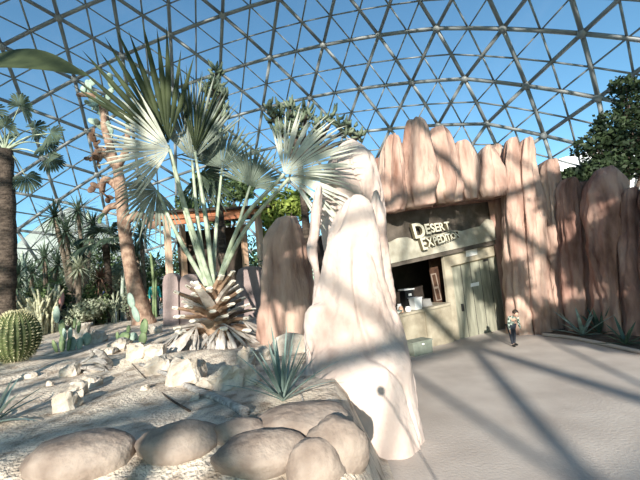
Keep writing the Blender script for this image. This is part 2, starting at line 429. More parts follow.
# stones
def stone(px, py, wpx, hpx, label, m='stone', seed=None, flat=1.0):
    p = gnd(px, py + hpx * .3); s = (p - CP).dot(Rm @ V((0, 0, -1))) / F
    sd_ = seed if seed is not None else px * 1.3 + py
    rx, rz = wpx * s / 2, hpx * s * .62
    rot = Matrix.Rotation(sd_, 3, 'Z')
    b = MB(); b.ell(V((p.x, p.y, T(p.x, p.y) + rz * .35)), (rx, rx * .8, rz), nu=14, nv=9, ns=.42, seed=sd_, sq=.72, rot=Matrix.Rotation(.3 * math.sin(sd_), 3, 'Y'))
    o = b.build('stone', M[m], base=V((p.x, p.y, T(p.x, p.y))), sm=(m != 'stone'))
    return tag(o, label, 'stone', 'stones lying in the desert bed')
ST = [(66, 403, 24, 21, 'cream block stone lying nearest the bottom left spiky plant'),
 (77, 391, 19, 16, 'cream stone just behind the nearest left block stone'),
 (92, 383, 20, 12, 'tan slab stone below the dead cactus wood'),
 (70, 372, 18, 12, 'flat sandy stone left of the dead cactus wood'),
 (137, 353, 19, 17, 'grey cream stone with a dark cleft at the left end of the stone arc'),
 (155, 352, 20, 14, 'low pale stone next to the cleft stone in the arc'),
 (160, 367, 26, 19, 'tan stone lying left of the largest white stone'),
 (186, 373, 38, 26, 'largest white sunlit stone in the middle of the stone arc'),
 (207, 385, 20, 12, 'flat low stone in front between the white stone and the ribbed stone'),
 (228, 380, 34, 22, 'ribbed cream stone right of the largest white stone'),
 (246, 360, 18, 20, 'pointed cream stone standing behind the ribbed stone'),
 (250, 377, 20, 22, 'rounded cream stone left of the spiky aloe'),
 (262, 355, 18, 14, 'small pale stone behind the spiky aloe'),
 (120, 346, 22, 12, 'long low cream stone below the small prickly pear'),
 (98, 339, 16, 12, 'white stone right of the pad cactus clump'),
 (83, 332, 16, 16, 'upright white stone behind the pad cactus clump'),
 (110, 352, 12, 7, 'small flat stone right of the dead cactus wood'),
 (176, 318, 14, 9, 'small pale stone at the foot of the mauve bench slab'),
 (153, 330, 16, 9, 'small stone at the foot of the leaning cactus trunk'),
 (100, 322, 10, 6, 'tiny white stone in the open sand between the cactus clumps'),
 (110, 316, 10, 6, 'tiny white stone farther back left of the leaning cactus trunk'),
 (30, 376, 12, 6, 'little brown stone right of the barrel cactus'),
 (145, 388, 8, 5, 'little stone in the gravel before the tan stone'),
 (50, 384, 7, 5, 'pebble in the gravel behind the nearest block stone'),
 (196, 398, 9, 6, 'little stone in the gravel before the flat low stone')]
for s_ in ST: stone(*s_)
for px, py, w_, h_, lb in [(304, 425, 92, 18, 'long rounded brown boulder at the bottom edge, below the spiky aloe'),
                           (240, 436, 50, 14, 'rounded brown boulder at the bottom edge, left of the long one'),
                           (180, 446, 70, 20, 'brown edging boulder below the gravel, left of centre'),
                           (80, 462, 80, 22, 'brown edging boulder at the bottom left corner'),
                           (262, 458, 80, 22, 'brown edging boulder at the very bottom under the long brown boulder'),
 (336, 456, 56, 34, 'tall brown boulder against the bottom left of the large pink rock'),
 (316, 474, 50, 30, 'brown boulder at the bottom edge left of the tall one')]:
    p = gnd(px, py); s = (p - CP).length / F
    b = MB(); b.ell(V((p.x, p.y, T(p.x, p.y) + .02)), (w_ * s / 2, w_ * s / 3.2, h_ * s * .8), nu=22, nv=14, ns=.16, seed=px)
    tag(b.build('boulder', M['boulder'], base=V((p.x, p.y, T(p.x, p.y)))), lb, 'boulder', 'brown edging boulders')

# ------------------------------------------------------------------ shop
kiosk = thing('shop_kiosk', A, 'tan and green wooden souvenir shop with open counter set under the rock cliff', 'shop')
def panel(name, m, pts, off, depth, parent=kiosk):
    b = MB(); b.prism([shop(x, y, off) for x, y in pts], -NRM * depth); return b.build(name, m, parent, sm=False)
panel('header_board', M['shopdark'], [(376, 245), (505, 232), (505, 196), (376, 211)], .05, .06)
panel('fascia_board', M['fascia'], [(380, 266), (501, 238.5), (501, 225), (496, 226), (492, 220), (487, 219), (481, 226), (472, 228), (462, 231), (452, 230), (440, 234), (426, 233), (415, 240), (407, 237), (398, 238), (390, 242), (380, 243)], .16, .05)
panel('soffit', M['shopdark'], [(380, 266), (501, 238.5), (501, 243), (380, 270)], .13, .3)
panel('wall_stile', M['tan'], [(443, 256), (450, 254), (460, 341), (453, 342.5)], .04, .08)
panel('wall_header', M['tan'], [(450, 254), (501, 242), (501, 255), (451, 267)], .03, .07)
panel('wall_stile', M['tan'], [(497, 255), (503, 254), (512, 327), (507, 329)], .04, .08)
dr = panel('door', M['door'], [(451, 267), (497, 255.5), (507, 328), (460, 340)], 0, .05)
for k in range(1, 5):      # plank joints
    x0, x1 = 451 + 46 * k / 5, 460 + 47 * k / 5; y0, y1 = 267 - 11.5 * k / 5, 340 - 12 * k / 5
    panel('plank_joint', M['iron'], [(x0, y0), (x0 + .35, y0), (x1 + .35, y1), (x1, y1)], .004, .006, dr)
panel('door_frame', M['letterdk'], [(451, 266.2), (497, 254.8), (497, 255.8), (451, 267.2)], .05, .05, dr)
for (x, y) in ((484, 259), (503, 292)):
    panel('hinge', M['iron'], [(x, y), (x + 4, y - 1), (x + 4, y + 1.5), (x, y + 2.5)], .03, .03, dr)
panel('door_handle', M['iron'], [(462, 304), (463.5, 303.7), (464.5, 311), (463, 311.3)], .04, .04, dr)
panel('counter_front', M['tan'], [(392, 319), (451, 305), (454, 342), (400, 353.5)], .12, .06)
for (x, y0, x2, y2) in ((425, 311, 429, 347.5),):
    panel('batten', M['tan'], [(x, y0), (x + 4, y0 - 1), (x2 + 4, y2 - 1), (x2, y2)], .15, .04)
panel('countertop', M['tan'], [(390, 317), (451, 302.5), (451, 305), (390, 319.5)], .18, .7)
# interior shell
def wpt(u, off, z): return A + U * u + NRM * off + V((0, 0, z))
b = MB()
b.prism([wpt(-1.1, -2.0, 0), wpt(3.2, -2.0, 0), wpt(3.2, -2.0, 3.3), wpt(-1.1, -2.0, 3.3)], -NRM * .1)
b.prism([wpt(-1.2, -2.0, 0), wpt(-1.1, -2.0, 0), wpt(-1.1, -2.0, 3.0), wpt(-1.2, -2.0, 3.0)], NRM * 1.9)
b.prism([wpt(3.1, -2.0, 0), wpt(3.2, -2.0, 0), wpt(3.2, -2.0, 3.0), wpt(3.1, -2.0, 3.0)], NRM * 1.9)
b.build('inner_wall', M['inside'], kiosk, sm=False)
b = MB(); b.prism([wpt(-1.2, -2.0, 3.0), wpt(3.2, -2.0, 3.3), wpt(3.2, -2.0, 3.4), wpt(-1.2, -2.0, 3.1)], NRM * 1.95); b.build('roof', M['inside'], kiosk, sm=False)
panel('display_panel', M['redbr'], [(429, 258), (445, 255), (453, 305), (436, 309)], -.55, .05)
b = MB()
for z_ in (.55, 1.2, 1.6): b.prism([wpt(-1.0, -1.95, z_), wpt(1.0, -1.95, z_), wpt(1.0, -1.95, z_ + .03), wpt(-1.0, -1.95, z_ + .03)], NRM * .35)
b.build('shelf', M['redbr'], kiosk, sm=False)
# sign
sign = thing('shop_sign', shop(435, 240, .16), 'cream raised lettering reading Desert Expedition on the shop fascia', 'sign')
def letters(txt, pts_h, x0, y0, x1, y1, off, name):
    """text laid along the board from (x0,y0) to (x1,y1), letter heights pts_h in px"""
    P0 = shop(x0, y0, off); P1 = shop(x1, y1, off); ex = (P1 - P0).normalized(); ez = V((0, 0, 1)) - ex * ex.z; ez.normalize(); ez = (ez - ex * .1).normalized()
    tot = (P1 - P0).length; n = len(txt); ws = []
    cur = []
    for ch, h in zip(txt, pts_h):
        c = bpy.data.curves.new('t', 'FONT'); c.body = ch; c.extrude = .05; c.bevel_depth = .006; c.offset = .022
        o = bpy.data.objects.new('t', c); col.objects.link(o); dg = bpy.context.evaluated_depsgraph_get()
        me = bpy.data.meshes.new_from_object(o.evaluated_get(dg)); bpy.data.objects.remove(o)
        xs_ = [v.co.x for v in me.vertices]; ys_ = [v.co.y for v in me.vertices]
        cur.append((ch, me, min(xs_), max(xs_), min(ys_), max(ys_), h))
    S = .0255
    wd = [((c[3] - c[2]) / (c[5] - c[4])) * c[6] for c in cur]
    k = tot / (sum(wd) * 1.06); x = 0
    for c, w_ in zip(cur, wd):
        ch, me, xa, xb, ya, yb, h = c; H = h * S
        for v in me.vertices:
            lx = (v.co.x - xa) / (xb - xa) * w_ * k; lz = (v.co.y - ya) / (yb - ya) * H
            q = P0 + ex * (x + lx) + ez * (lz - (H - pts_h[-1] * S) * .55) + NRM * (v.co.z * .9)
            v.co = q - V(sign['_o'])
        x += w_ * k * 1.06
        me.materials.clear(); me.materials.append(M['letter']); me.materials.append(M['letterdk'])
        for p_ in me.polygons:
            p_.use_smooth = False
            p_.material_index = 0 if p_.normal.dot(NRM) > .5 else 1
        o = bpy.data.objects.new('letter', me); col.objects.link(o); o.parent = sign; o['_o'] = sign['_o']
letters('DESERT', [16, 11, 10, 9.5, 9, 9], 413.5, 235.5, 450, 229.5, .24, 'd')
letters('EXPEDITION', [13, 9.5, 9, 9, 8.5, 8, 8, 7.5, 7, 7], 421.5, 247.5, 459, 237.5, .24, 'e')
def onwall(name, pts, off, m, label, cat, depth=.01, base=None):
    b = MB(); b.prism([shop(x, y, off) for x, y in pts], -NRM * depth)
    return tag(b.build(name, m, base=shop(*pts[0], off), sm=False), label, cat)
onwall('notice', [(466, 250), (477, 247.5), (477.5, 254.5), (466.5, 257)], .045, M['paper'], 'white notice card fixed above the green door', 'sign', .014)
onwall('door_plate', [(471, 283.5), (479, 281.8), (479, 285.5), (471, 287)], .012, M['white'], 'small white name plate on the green plank door', 'sign', .012)
# things on the counter
ztop = shop(420, 311, .18)
def onc(px, off=0.0, w=0):          # point on the countertop above pixel x
    y = 317 - (px - 390) * 14.5 / 61; p = shop(px, y, .17); return p - NRM * (.17 - off)
def cbox(name, px, off, w, d, h, m, label, cat, tap=1.0):
    p = onc(px, off); rot = Matrix(((U.x, NRM.x, 0), (U.y, NRM.y, 0), (0, 0, 1)))
    t = thing(name, p, label, cat); return t, p, rot
t, p, rot = cbox('paper_bucket', 421, 0, 0, 0, 0, None, 'white square bucket standing at the front of the shop counter', 'bucket')
b = MB(); b.box(p + V((0, 0, .15)), (.22, .18, .30), rot, 1.22); b.build('bucket_body', M['white'], t, sm=False)
b = MB(); b.box(p + V((0, 0, .305)), (.29, .24, .02), rot); b.build('rim', M['white'], t, sm=False)
t, p, rot = cbox('cash_register', 422, -.35, 0, 0, 0, None, 'dark cash register with a white tray top behind the white bucket', 'cash register')
b = MB(); b.box(p + V((0, 0, .25)), (.34, .25, .50), rot, .85); b.build('register_body', M['blackp'], t, sm=False)
b = MB(); b.box(p + V((0, 0, .52)), (.36, .26, .035), rot); b.build('tray', M['white'], t, sm=False)
b = MB(); b.box(p + V((0, 0, .38)) + NRM * .128, (.1, .02, .07), rot); b.build('label_card', M['paper'], t, sm=False)
t, p, rot = cbox('storage_box', 434, -.18, 0, 0, 0, None, 'low grey box on the counter right of the white bucket', 'box')
b = MB(); b.box(p + V((0, 0, .09)), (.34, .26, .18), rot, .8); b.build('box_body', M['grey'], t, sm=False)
b = MB(); b.box(p + V((0, 0, .185)), (.29, .22, .02), rot); b.build('lid', M['grey'], t, sm=False)
for px, off, r, h, m, lb in ((412, .03, .075, .13, 'white', 'round white jar on the counter just left of the white bucket'),
                             (407, -.05, .06, .16, 'pinkf', 'peach coloured jar on the counter between two white ones'),
                             (410, -.22, .07, .2, 'white', 'taller white jar behind the peach jar on the counter')):
    t, p, rot = cbox('jar', px, off, 0, 0, 0, None, lb, 'jar')
    b = MB(); b.tube([p, p + V((0, 0, h * .1)), p + V((0, 0, h * .7)), p + V((0, 0, h * .8))], [r * .8, r, r, r * .7], 14); b.build('jar_body', M[m], t)
    b = MB(); b.tube([p + V((0, 0, h * .78)), p + V((0, 0, h))], [r * .75, r * .72], 14); b.build('lid', M[m], t)
t, p, rot = cbox('bowl', 400, .02, 0, 0, 0, None, 'shallow white bowl at the left end of the shop counter', 'bowl')
b = MB(); b.tube([p, p + V((0, 0, .02)), p + V((0, 0, .08)), p + V((0, 0, .085)), p + V((0, 0, .03))], [.06, .08, .16, .15, .05], 18); b.build('bowl_body', M['white'], t)
b = MB(); b.tube([p + V((0, 0, .075)), p + V((0, 0, .09))], [.163, .163], 18); b.build('rim', M['pad'], t)
# card rack hanging on the display panel
rk = thing('card_rack', shop(440, 300, -.45), 'reddish wooden rack of framed cards inside the shop, right of the register', 'rack')
for (x0, y0, x1, y1) in ((431, 273, 437, 287), (434, 287, 440, 300)):
    pts = [(x0, y0 + 1), (x1 - 1, y0), (x1 + 2, y1), (x0 + 3, y1 + 1)]
    fm = panel('card_frame', M['frame'], pts, -.46, .03, rk)
    c = [(x0 + 1, y0 + 2), (x1 - 1.8, y0 + 1.2), (x1 + .8, y1 - 1), (x0 + 3.6, y1 - .2)]
    panel('card', M['redbr'], c, -.45, .01, fm)
panel('backing_board', M['redbr'], [(430, 270), (438, 268), (445, 304), (437, 306)], -.5, .04, rk)
# crate before the counter
cp = at_z(419, 353.5, 0); rot = Matrix(((U.x, NRM.x, 0), (U.y, NRM.y, 0), (0, 0, 1)))
t = thing('storage_crate', cp, 'low grey green crate standing on the path before the shop counter', 'crate')
b = MB(); b.box(cp + V((0, 0, .15)), (.58, .34, .30), rot, 1.04); b.build('crate_body', M['crate'], t, sm=False)
b = MB(); b.box(cp + V((0, 0, .31)), (.63, .38, .03), rot); b.build('lid', M['crate'], t, sm=False)
b = MB(); b.box(cp + V((0, 0, .25)) + NRM * .19, (.05, .03, .03), rot); tag(b.build('latch', M['white'], t, sm=False), 'white latch')
# planting bed and curb at the right wall
bed = [at_z(543, 336, .0), at_z(575, 340, 0), at_z(640, 354, 0), at_z(712, 372, 0)]
back = [at_y(712, 345, 8.0), at_y(640, 320, 8.6), at_y(600, 320, 9.4), at_y(545, 318, 10.0)]
b = MB(); b.prism([V((p.x, p.y, 0)) for p in bed + back], V((0, 0, .06))); tag(b.build('planting_soil', M['soil'], sm=False), kind='structure')
b = MB(); b.tube(spline([p + V((0, 0, .04)) for p in bed], 30), .045, 8); tag(b.build('edging_curb', M['path']), kind='structure')

# ------------------------------------------------------------------ plants
def fan(mb, H, d, n, R, N=26, spread=200, split=.45, droop=.15, wid=1.0, jit=.05, fold=.7):
    d = d.normalized(); n = (n - d * n.dot(d)).normalized(); s = n.cross(d); dt = math.radians(spread) / N
    for k in range(N):
        th = (k + .5 - N / 2) * dt + random.uniform(-jit, jit) * .5
        u = d * math.cos(th) + s * math.sin(th); v = n.cross(u)
        L = R * (1 - .22 * (abs(th) / math.radians(spread / 2)) ** 2) * random.uniform(.93, 1.04)
        out_n = random.uniform(-.12, .12); rows = []
        for i in range(8):
            t = i / 7; r = L * (.02 + .98 * t)
            wm = L * split * math.tan(dt / 2) * wid
            w_ = min(r * math.tan(dt / 2) * 1.02, wm) * (1 if t < split else max(0.03, 1 - ((t - split) / (1 - split)) ** 1.5))
            c = H + u * r + n * (out_n * r * t + .10 * R * math.sin(PI * min(1, t * 1.2)) * 0) - V((0, 0, 1)) * droop * R * t ** 3 * random.uniform(.9, 1.1)
            rows.append([c - v * w_ - n * w_ * fold, c + n * w_ * fold * .6, c + v * w_ - n * w_ * fold])
        mb.quadstrip(rows, False, False)
def camn(H, tilt_side=0, tilt_up=0):
    return (CP - H).normalized() + V((tilt_side, 0, tilt_up))

# the silver fan palm
pb = gnd(214, 343)
PY = pb.y + .15
palm = thing('fan_palm', V((pb.x, PY, T(pb.x, PY))), 'large silvery fan palm with shaggy cut leaf bases, rising in the stone arc', 'palm')
crown = at_y(212, 293, PY)
base = V((crown.x + .02, PY, T(crown.x, PY) - .05))
b = MB(); b.tube(spline([base, base.lerp(crown, .5) + V((.03, 0, 0)), crown], 10), [.36, .36, .34, .33, .31, .29, .27, .25, .22, .18, .12], 16); b.build('trunk', M['stub'], palm)
nst = 54
for i in range(nst):
    t = i / nst; a = i * 2.4 + random.uniform(-.2, .2); c = base.lerp(crown, .12 + .84 * t)
    out = V((math.cos(a), math.sin(a), .1 + 1.0 * t + random.uniform(-.15, .15))).normalized(); L = random.uniform(.6, 1.0) * (1.1 - .35 * t)
    p0 = c + V((out.x, out.y, 0)) * .1; droop_ = V((0, 0, -.16 * (1 - t) * L))
    pts = [p0, p0 + out * L * .5 + V((0, 0, .02)), p0 + out * L + droop_]; ed_ = (pts[2] - pts[1]).normalized()
    b = MB(); b.tube(pts, [.15, .11, .08], 6, .4, updir=V((0, 0, 1))); sb = b.build('leaf_base', M['stub'] if i % 3 else M['dead'], palm, sm=False)
    b = MB(); b.tube([pts[2] - ed_ * .09, pts[2] + ed_ * .03], [.088, .075], 6, .45, updir=V((0, 0, 1))); b.build('cut_end', M['cut'], sb, sm=False)
# hub px, tip px, hub dist, tip dist offset, radius, material, petiole mid px, spread, normal tilt
FR = [
 ((168, 145), (128, 55), PY - .6, -.5, 2.4, 'palmg', (186, 215), 82, (-.3, .6), 13, .0),  # frond facing away, its shade put into the dark green
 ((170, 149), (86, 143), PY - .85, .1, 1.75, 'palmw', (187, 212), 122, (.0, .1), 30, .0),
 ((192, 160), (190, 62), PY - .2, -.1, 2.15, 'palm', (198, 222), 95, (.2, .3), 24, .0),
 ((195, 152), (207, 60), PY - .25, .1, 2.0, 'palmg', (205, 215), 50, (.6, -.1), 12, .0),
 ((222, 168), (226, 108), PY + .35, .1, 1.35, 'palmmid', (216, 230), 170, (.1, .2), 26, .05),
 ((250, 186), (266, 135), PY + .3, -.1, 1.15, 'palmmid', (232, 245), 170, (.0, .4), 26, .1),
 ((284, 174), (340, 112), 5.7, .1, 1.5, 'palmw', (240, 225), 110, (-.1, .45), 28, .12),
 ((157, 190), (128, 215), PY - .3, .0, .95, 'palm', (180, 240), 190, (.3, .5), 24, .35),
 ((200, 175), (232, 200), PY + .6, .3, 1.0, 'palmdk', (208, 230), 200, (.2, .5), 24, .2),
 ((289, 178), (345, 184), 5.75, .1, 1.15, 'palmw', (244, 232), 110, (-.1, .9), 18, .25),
]
for hub, tip, Y, dY, R, m, midp, spread, tl, N, dr_ in FR:
    H = at_y(hub[0], hub[1], Y); Tp = at_y(tip[0], tip[1], Y + dY); c0 = crown + V((random.uniform(-.06, .06), random.uniform(-.05, .05), -.05))
    mid = at_y(midp[0], midp[1], (PY + Y) / 2)
    pts = spline([c0, mid, H], 14); b = MB(); b.tube(pts, [.062 - .034 * i / 14 for i in range(15)], 8, .6, updir=V((0, -1, .1)))
    fo = b.build('petiole', M['petiole'], palm)
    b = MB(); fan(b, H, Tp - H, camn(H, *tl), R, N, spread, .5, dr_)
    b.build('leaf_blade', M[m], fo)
for i in range(11):     # dead fronds hanging in the skirt
    a = -3.1 + i * .3; H = base + V((.6 * math.cos(a), .6 * math.sin(a), .38 + .1 * math.sin(i * 2)))
    d = V((math.cos(a), math.sin(a), -.55 - .2 * (i % 2)))
    b = MB(); fan(b, H, d, V((math.cos(a) * .5, math.sin(a) * .5, .8)), random.uniform(.6, .85), 9, 90, .65, .12, jit=.3, fold=.6)
    tag(b.build('dead_frond', M['dead'], palm), 'grey dried frond')

# background fan palms
def fanpalm(x, y, top, r, label, n=14, leafR=1.0, seed=1, m='palmdk', leaves=(), pl=1.3):
    random.seed(seed); z0 = T(x, y); t = thing('fan_palm', V((x, y, z0)), label, 'palm')
    b = MB(); c = V((x, y, top)); pts = spline([V((x, y, z0 - .1)), V((x + .08, y, (z0 + top) / 2)), c], 24)
    b.tube(pts, [r * (1.1 - .15 * i / 24) * random.uniform(.92, 1.1) for i in range(25)], 14); b.build('trunk', M['bark'], t)
    for lx, ly, lr in leaves:
        ce = at_y(lx, ly, y + random.uniform(-.5, .5)); d = (ce - c).normalized(); H = ce - d * lr * .45
        b = MB(); b.tube(spline([c, c.lerp(H, .5) + V((0, 0, .18)), H], 8), [.035, .033, .03, .027, .024, .021, .019, .017, .015], 6); po = b.build('petiole', M['petiole'], t)
        b = MB(); fan(b, H, d + V((0, 0, -.2)), V((random.uniform(-.5, .5), -1, random.uniform(.1, .6))), lr, 24, 250, .8, .25); b.build('leaf_blade', M[m], po)
    for i in range(n):
        a = i * 2.4; el = math.radians(65 - 95 * i / n); d = V((math.cos(a) * math.cos(el), math.sin(a) * math.cos(el), math.sin(el)))
        L = pl * random.uniform(.8, 1.15); H = c + d * L + V((0, 0, -.15 * L * (i / n)))
        b = MB(); b.tube([c, c + d * L * .5 + V((0, 0, .06)), H], [.035, .022, .014], 6); po = b.build('petiole', M['petiole'], t)
        b = MB(); fan(b, H, d + V((0, 0, -.35)), V((-d.x * .4, -d.y * .4 - .2, 1)) if el > 0 else V((d.x, d.y, .6)), leafR * random.uniform(.8, 1.1), 22, 250, .72, .3)
        b.build('leaf_blade', M[m], po)
    return t
p = at_y(5, 150, 12.0)
fanpalm(p.x, 12.0, p.z, .245, 'tall dark trunked fan palm at the left edge of the bed', 0, .8, 3, leaves=[(22, 99, .62), (5, 120, .55), (40, 124, .55), (57, 131, .6), (50, 143, .55), (56, 160, .55), (30, 182, .55), (-14, 105, .7), (-22, 130, .7), (-20, 165, .7), (8, 135, .5), (-4, 170, .5)])
p = at_y(105, 235, 15.5)
fanpalm(p.x, 15.5, p.z - .3, .14, 'low dark fan palm behind the leaning cactus trunk', 9, .85, 5, pl=.7)
# broad leaf plant reaching in at the upper left
t = thing('broad_leaf_plant', V((-5.4, 4.2, T(-5.4, 4.2))), 'dark green broad leaf reaching in at the upper left corner', 'plant')
b = MB(); st = V((-5.4, 4.2, T(-5.4, 4.2) - .05)); H = at_y(-70, 86, 4.4)
b.tube(spline([st, V((-5.3, 4.2, 3.2)), H], 12), [.1 - .005 * i for i in range(13)], 10); b.build('stem', M['petiole'], t)
def broad(H, tip, w, n_, name='leaf', sag=.1):
    b = MB(); d = tip - H; s = n_.cross(d).normalized(); rows = []
    for i in range(15):
        u = i / 14; c = H + d * u + V((0, 0, .25 * math.sin(PI * u) - sag * u * u)); ww = w * math.sin(PI * min(1, u ** .7 * .97 + .02)) + .004
        rows.append([c + s * ww * k + V((0, 0, .18 * ww * abs(k) ** 1.3)) for k in (-1, -.6, -.2, 0, .2, .6, 1)])
    b.quadstrip(rows, False, False); return b.build(name, M['palmg'], t)
broad(H, at_y(88, 76, 4.0), .42, V((0, -.6, .5)), sag=.0)
broad(H, at_y(-40, -60, 4.6), .3, V((0, -1, .2)))
broad(H, at_y(-150, 90, 4.6), .3, V((0, -1, .2)))

# prickly pear tree
def pad(mb, base, up, n, L, W, th=.035):
    up = up.normalized(); n = (n - up * n.dot(up)).normalized(); s = up.cross(n)
    rot = Matrix((s, n, up)).transposed(); mb.ell(base + up * L / 2, (W / 2, th, L / 2), rot, 12, 9)
    return base + up * L
def rn(): return V((random.uniform(-1, 1), random.uniform(-1, 1), random.uniform(-.3, 1)))
random.seed(21)
bp = gnd(143, 324); YT = bp.y
t = thing('prickly_pear_tree', bp, 'leaning tree sized prickly pear with a thick pinkish brown trunk', 'cactus')
tr_ = [at_y(x, y, YT) for x, y in ((146, 332), (141, 312), (131, 270), (124, 225), (121, 190), (117, 165))]
sc = YT / F
b = MB(); rr = [13, 9.5, 6.6, 6, 5.6, 4.6]
b.tube(spline(tr_, 24), [r_.x * sc * random.uniform(.95, 1.06) for r_ in spline([V((q, 0, 0)) for q in rr], 24)], 16); b.build('trunk', M['ctrunk'], t)
for path, r0 in (([(117, 166), (104, 152), (98, 150)], 5), ([(120, 190), (112, 182), (104, 180), (102, 192)], 4.5), ([(122, 205), (110, 207), (104, 213)], 4), ([(117, 168), (108, 140), (104, 120), (108, 100)], 4.5), ([(106, 120), (98, 100), (88, 95), (78, 95)], 3.6), ([(125, 222), (140, 214), (147, 222), (151, 228)], 4), ([(118, 166), (126, 150), (128, 130)], 4)):
    b = MB(); pts = [at_y(x, y, YT + random.uniform(-.15, .15) * (k > 0)) for k, (x, y) in enumerate(path)]
    q = spline(pts, 10); b.tube(q, [r0 * sc * (1 - .4 * i / 10) for i in range(11)], 10); br = b.build('branch', M['ctrunk'], t)
random.seed(22)
def padtwig(start, n, m, d0=None, L=.34):
    p_ = start.copy(); d_ = d0 or V((0, 0, 1))
    for k in range(n):
        d_ = (d_ + rn() * .75).normalized(); b = MB(); l_ = L * random.uniform(.85, 1.2)
        e_ = pad(b, p_, d_, V((random.uniform(-.6, .6), -1, 0)), l_, l_ * .68, .035); b.build('pad', M[m], t)
        if k == 0 or random.random() < .5:
            b = MB(); pad(b, p_ + d_ * l_ * .7, d_ + rn(), V((random.uniform(-.6, .6), -1, 0)), l_ * .8, l_ * .55, .03); b.build('pad', M[m], t)
        p_ = e_ - d_ * .03
for (x, y), n, m, dd in (((88, 95), 2, 'pad', (0, 0, 1)), ((80, 95), 2, 'pad', (-.6, 0, .5)), ((104, 120), 3, 'pad', (-.2, 0, 1)), ((108, 100), 3, 'pad', (.1, 0, 1)), ((104, 118), 2, 'pad', (-1, 0, .3)),
    ((106, 110), 2, 'pad', (-.8, 0, .6)), ((106, 130), 2, 'pad', (-.8, 0, .6)), ((110, 140), 2, 'pad', (.5, 0, .8)), ((98, 150), 2, 'padbrown', (-.6, 0, .3)), ((98, 152), 2, 'padbrown', (-.5, 0, -.8)), ((102, 154), 2, 'padbrown', (.2, 0, -1)), ((96, 150), 3, 'padbrown', (-1, 0, -.3)),
    ((102, 192), 2, 'padbrown', (0, 0, -1)), ((104, 184), 2, 'padbrown', (-.4, 0, -.8)), ((104, 213), 1, 'padgreen', (-.3, 0, -.8)), ((151, 228), 1, 'padbrown', (.3, 0, .8)), ((128, 130), 2, 'pad', (.2, 0, 1)), ((98, 102), 2, 'pad', (-.3, 0, -.8))):
    padtwig(at_y(x, y, YT), n, m, V(dd))

# small pad cactus clumps
def padclump(px, py, label, pads, name='prickly_pear', sc_=1.0, m='pad'):
    g0 = gnd(px, py); s = g0.y / F; t = thing(name, V((g0.x, g0.y, T(g0.x, g0.y))), label, 'cactus')
    for (dx, dy, w_, h_, lean, mm) in pads:
        bb = V((g0.x + dx * s, g0.y + random.uniform(-.06, .06), T(g0.x, g0.y) - .02 + dy * s)); b = MB()
        pad(b, bb, V((lean, random.uniform(-.15, .15), 1)), V((random.uniform(-.4, .4), -1, .1)), h_ * s, w_ * s, max(.03, w_ * s * .17)); b.build('pad', M[mm], t)
random.seed(5)
padclump(62, 352, 'clump of prickly pear with one tall bluish pad right of the barrel cactus', [(0, 0, 6, 18, -.05, 'padgreen'), (-1, 16, 6, 16, -.08, 'padgreen'), (-3, 29, 6, 17, .02, 'pad'), (5, 0, 5, 15, .1, 'padgreen'), (4, 12, 4, 12, -.1, 'pad'), (-5, 0, 5, 14, -.2, 'padgreen')])
padclump(73, 350, 'low prickly pear with pale oval pads beside the upright white stone', [(0, 0, 8, 14, -.1, 'pad'), (-2, 11, 6, 12, .05, 'pad'), (5, 0, 9, 13, .3, 'pad'), (10, 4, 12, 13, .5, 'pad'), (0, 20, 3.5, 12, .02, 'padgreen'), (4, 16, 4, 12, .12, 'padgreen')])
padclump(141, 344, 'young prickly pear with two tall thin pads before the leaning cactus trunk', [(2, 0, 8, 12, .05, 'padgreen'), (2, 9, 9, 16, .02, 'padgreen'), (-1, 22, 8, 17, -.25, 'pad'), (-5, 36, 7, 16, -.2, 'pad')])
padclump(127, 340, 'low dark green prickly pear at the sand edge left of the young tall one', [(0, 0, 12, 9, -.3, 'padgreen'), (5, 0, 9, 8, .5, 'pad'), (2, 7, 4, 8, .1, 'padgreen'), (-8, 2, 4, 8, -.1, 'padgreen')])
# barrel cactus
g0 = gnd(16, 361); s = g0.y / F; rb = 20.5 * s; rh = 25 * s; cz = T(g0.x, g0.y) + rh * .92
t = thing('barrel_cactus', V((g0.x, g0.y, T(g0.x, g0.y))), 'big ribbed golden barrel cactus at the left edge', 'cactus')
b = MB(); sp = MB(); rings = []; NR = 26
for i in range(25):
    th = PI * (.02 + .96 * i / 24); ring = []
    for j in range(NR * 4):
        ph = 2 * PI * j / (NR * 4); k = 1 - .09 * (.5 - .5 * math.cos(ph * NR)) * math.sin(th) ** .6 * 1.6
        ring.append(V((g0.x + rb * math.sin(th) * k * math.cos(ph), g0.y + rb * math.sin(th) * k * math.sin(ph), cz - rh * math.cos(th))))
    rings.append(ring)
b.quadstrip(rings); b.build('ribbed_body', M['cactus'], t)
for j in range(NR):
    ph = 2 * PI * j / NR
    for i in range(3, 26):
        th = PI * i / 27; d = V((math.sin(th) * math.cos(ph), math.sin(th) * math.sin(ph), -math.cos(th))); c = V((g0.x + rb * d.x, g0.y + rb * d.y, cz + rh * d.z))
        for q in range(4):
            e = (d + rn() * .8).normalized(); f_ = e.cross(d).normalized() * .006; sp.add([c - f_, c + f_, c + e * .06], [(0, 1, 2)])
tag(sp.build('spines', M['spine'], t), kind='stuff')
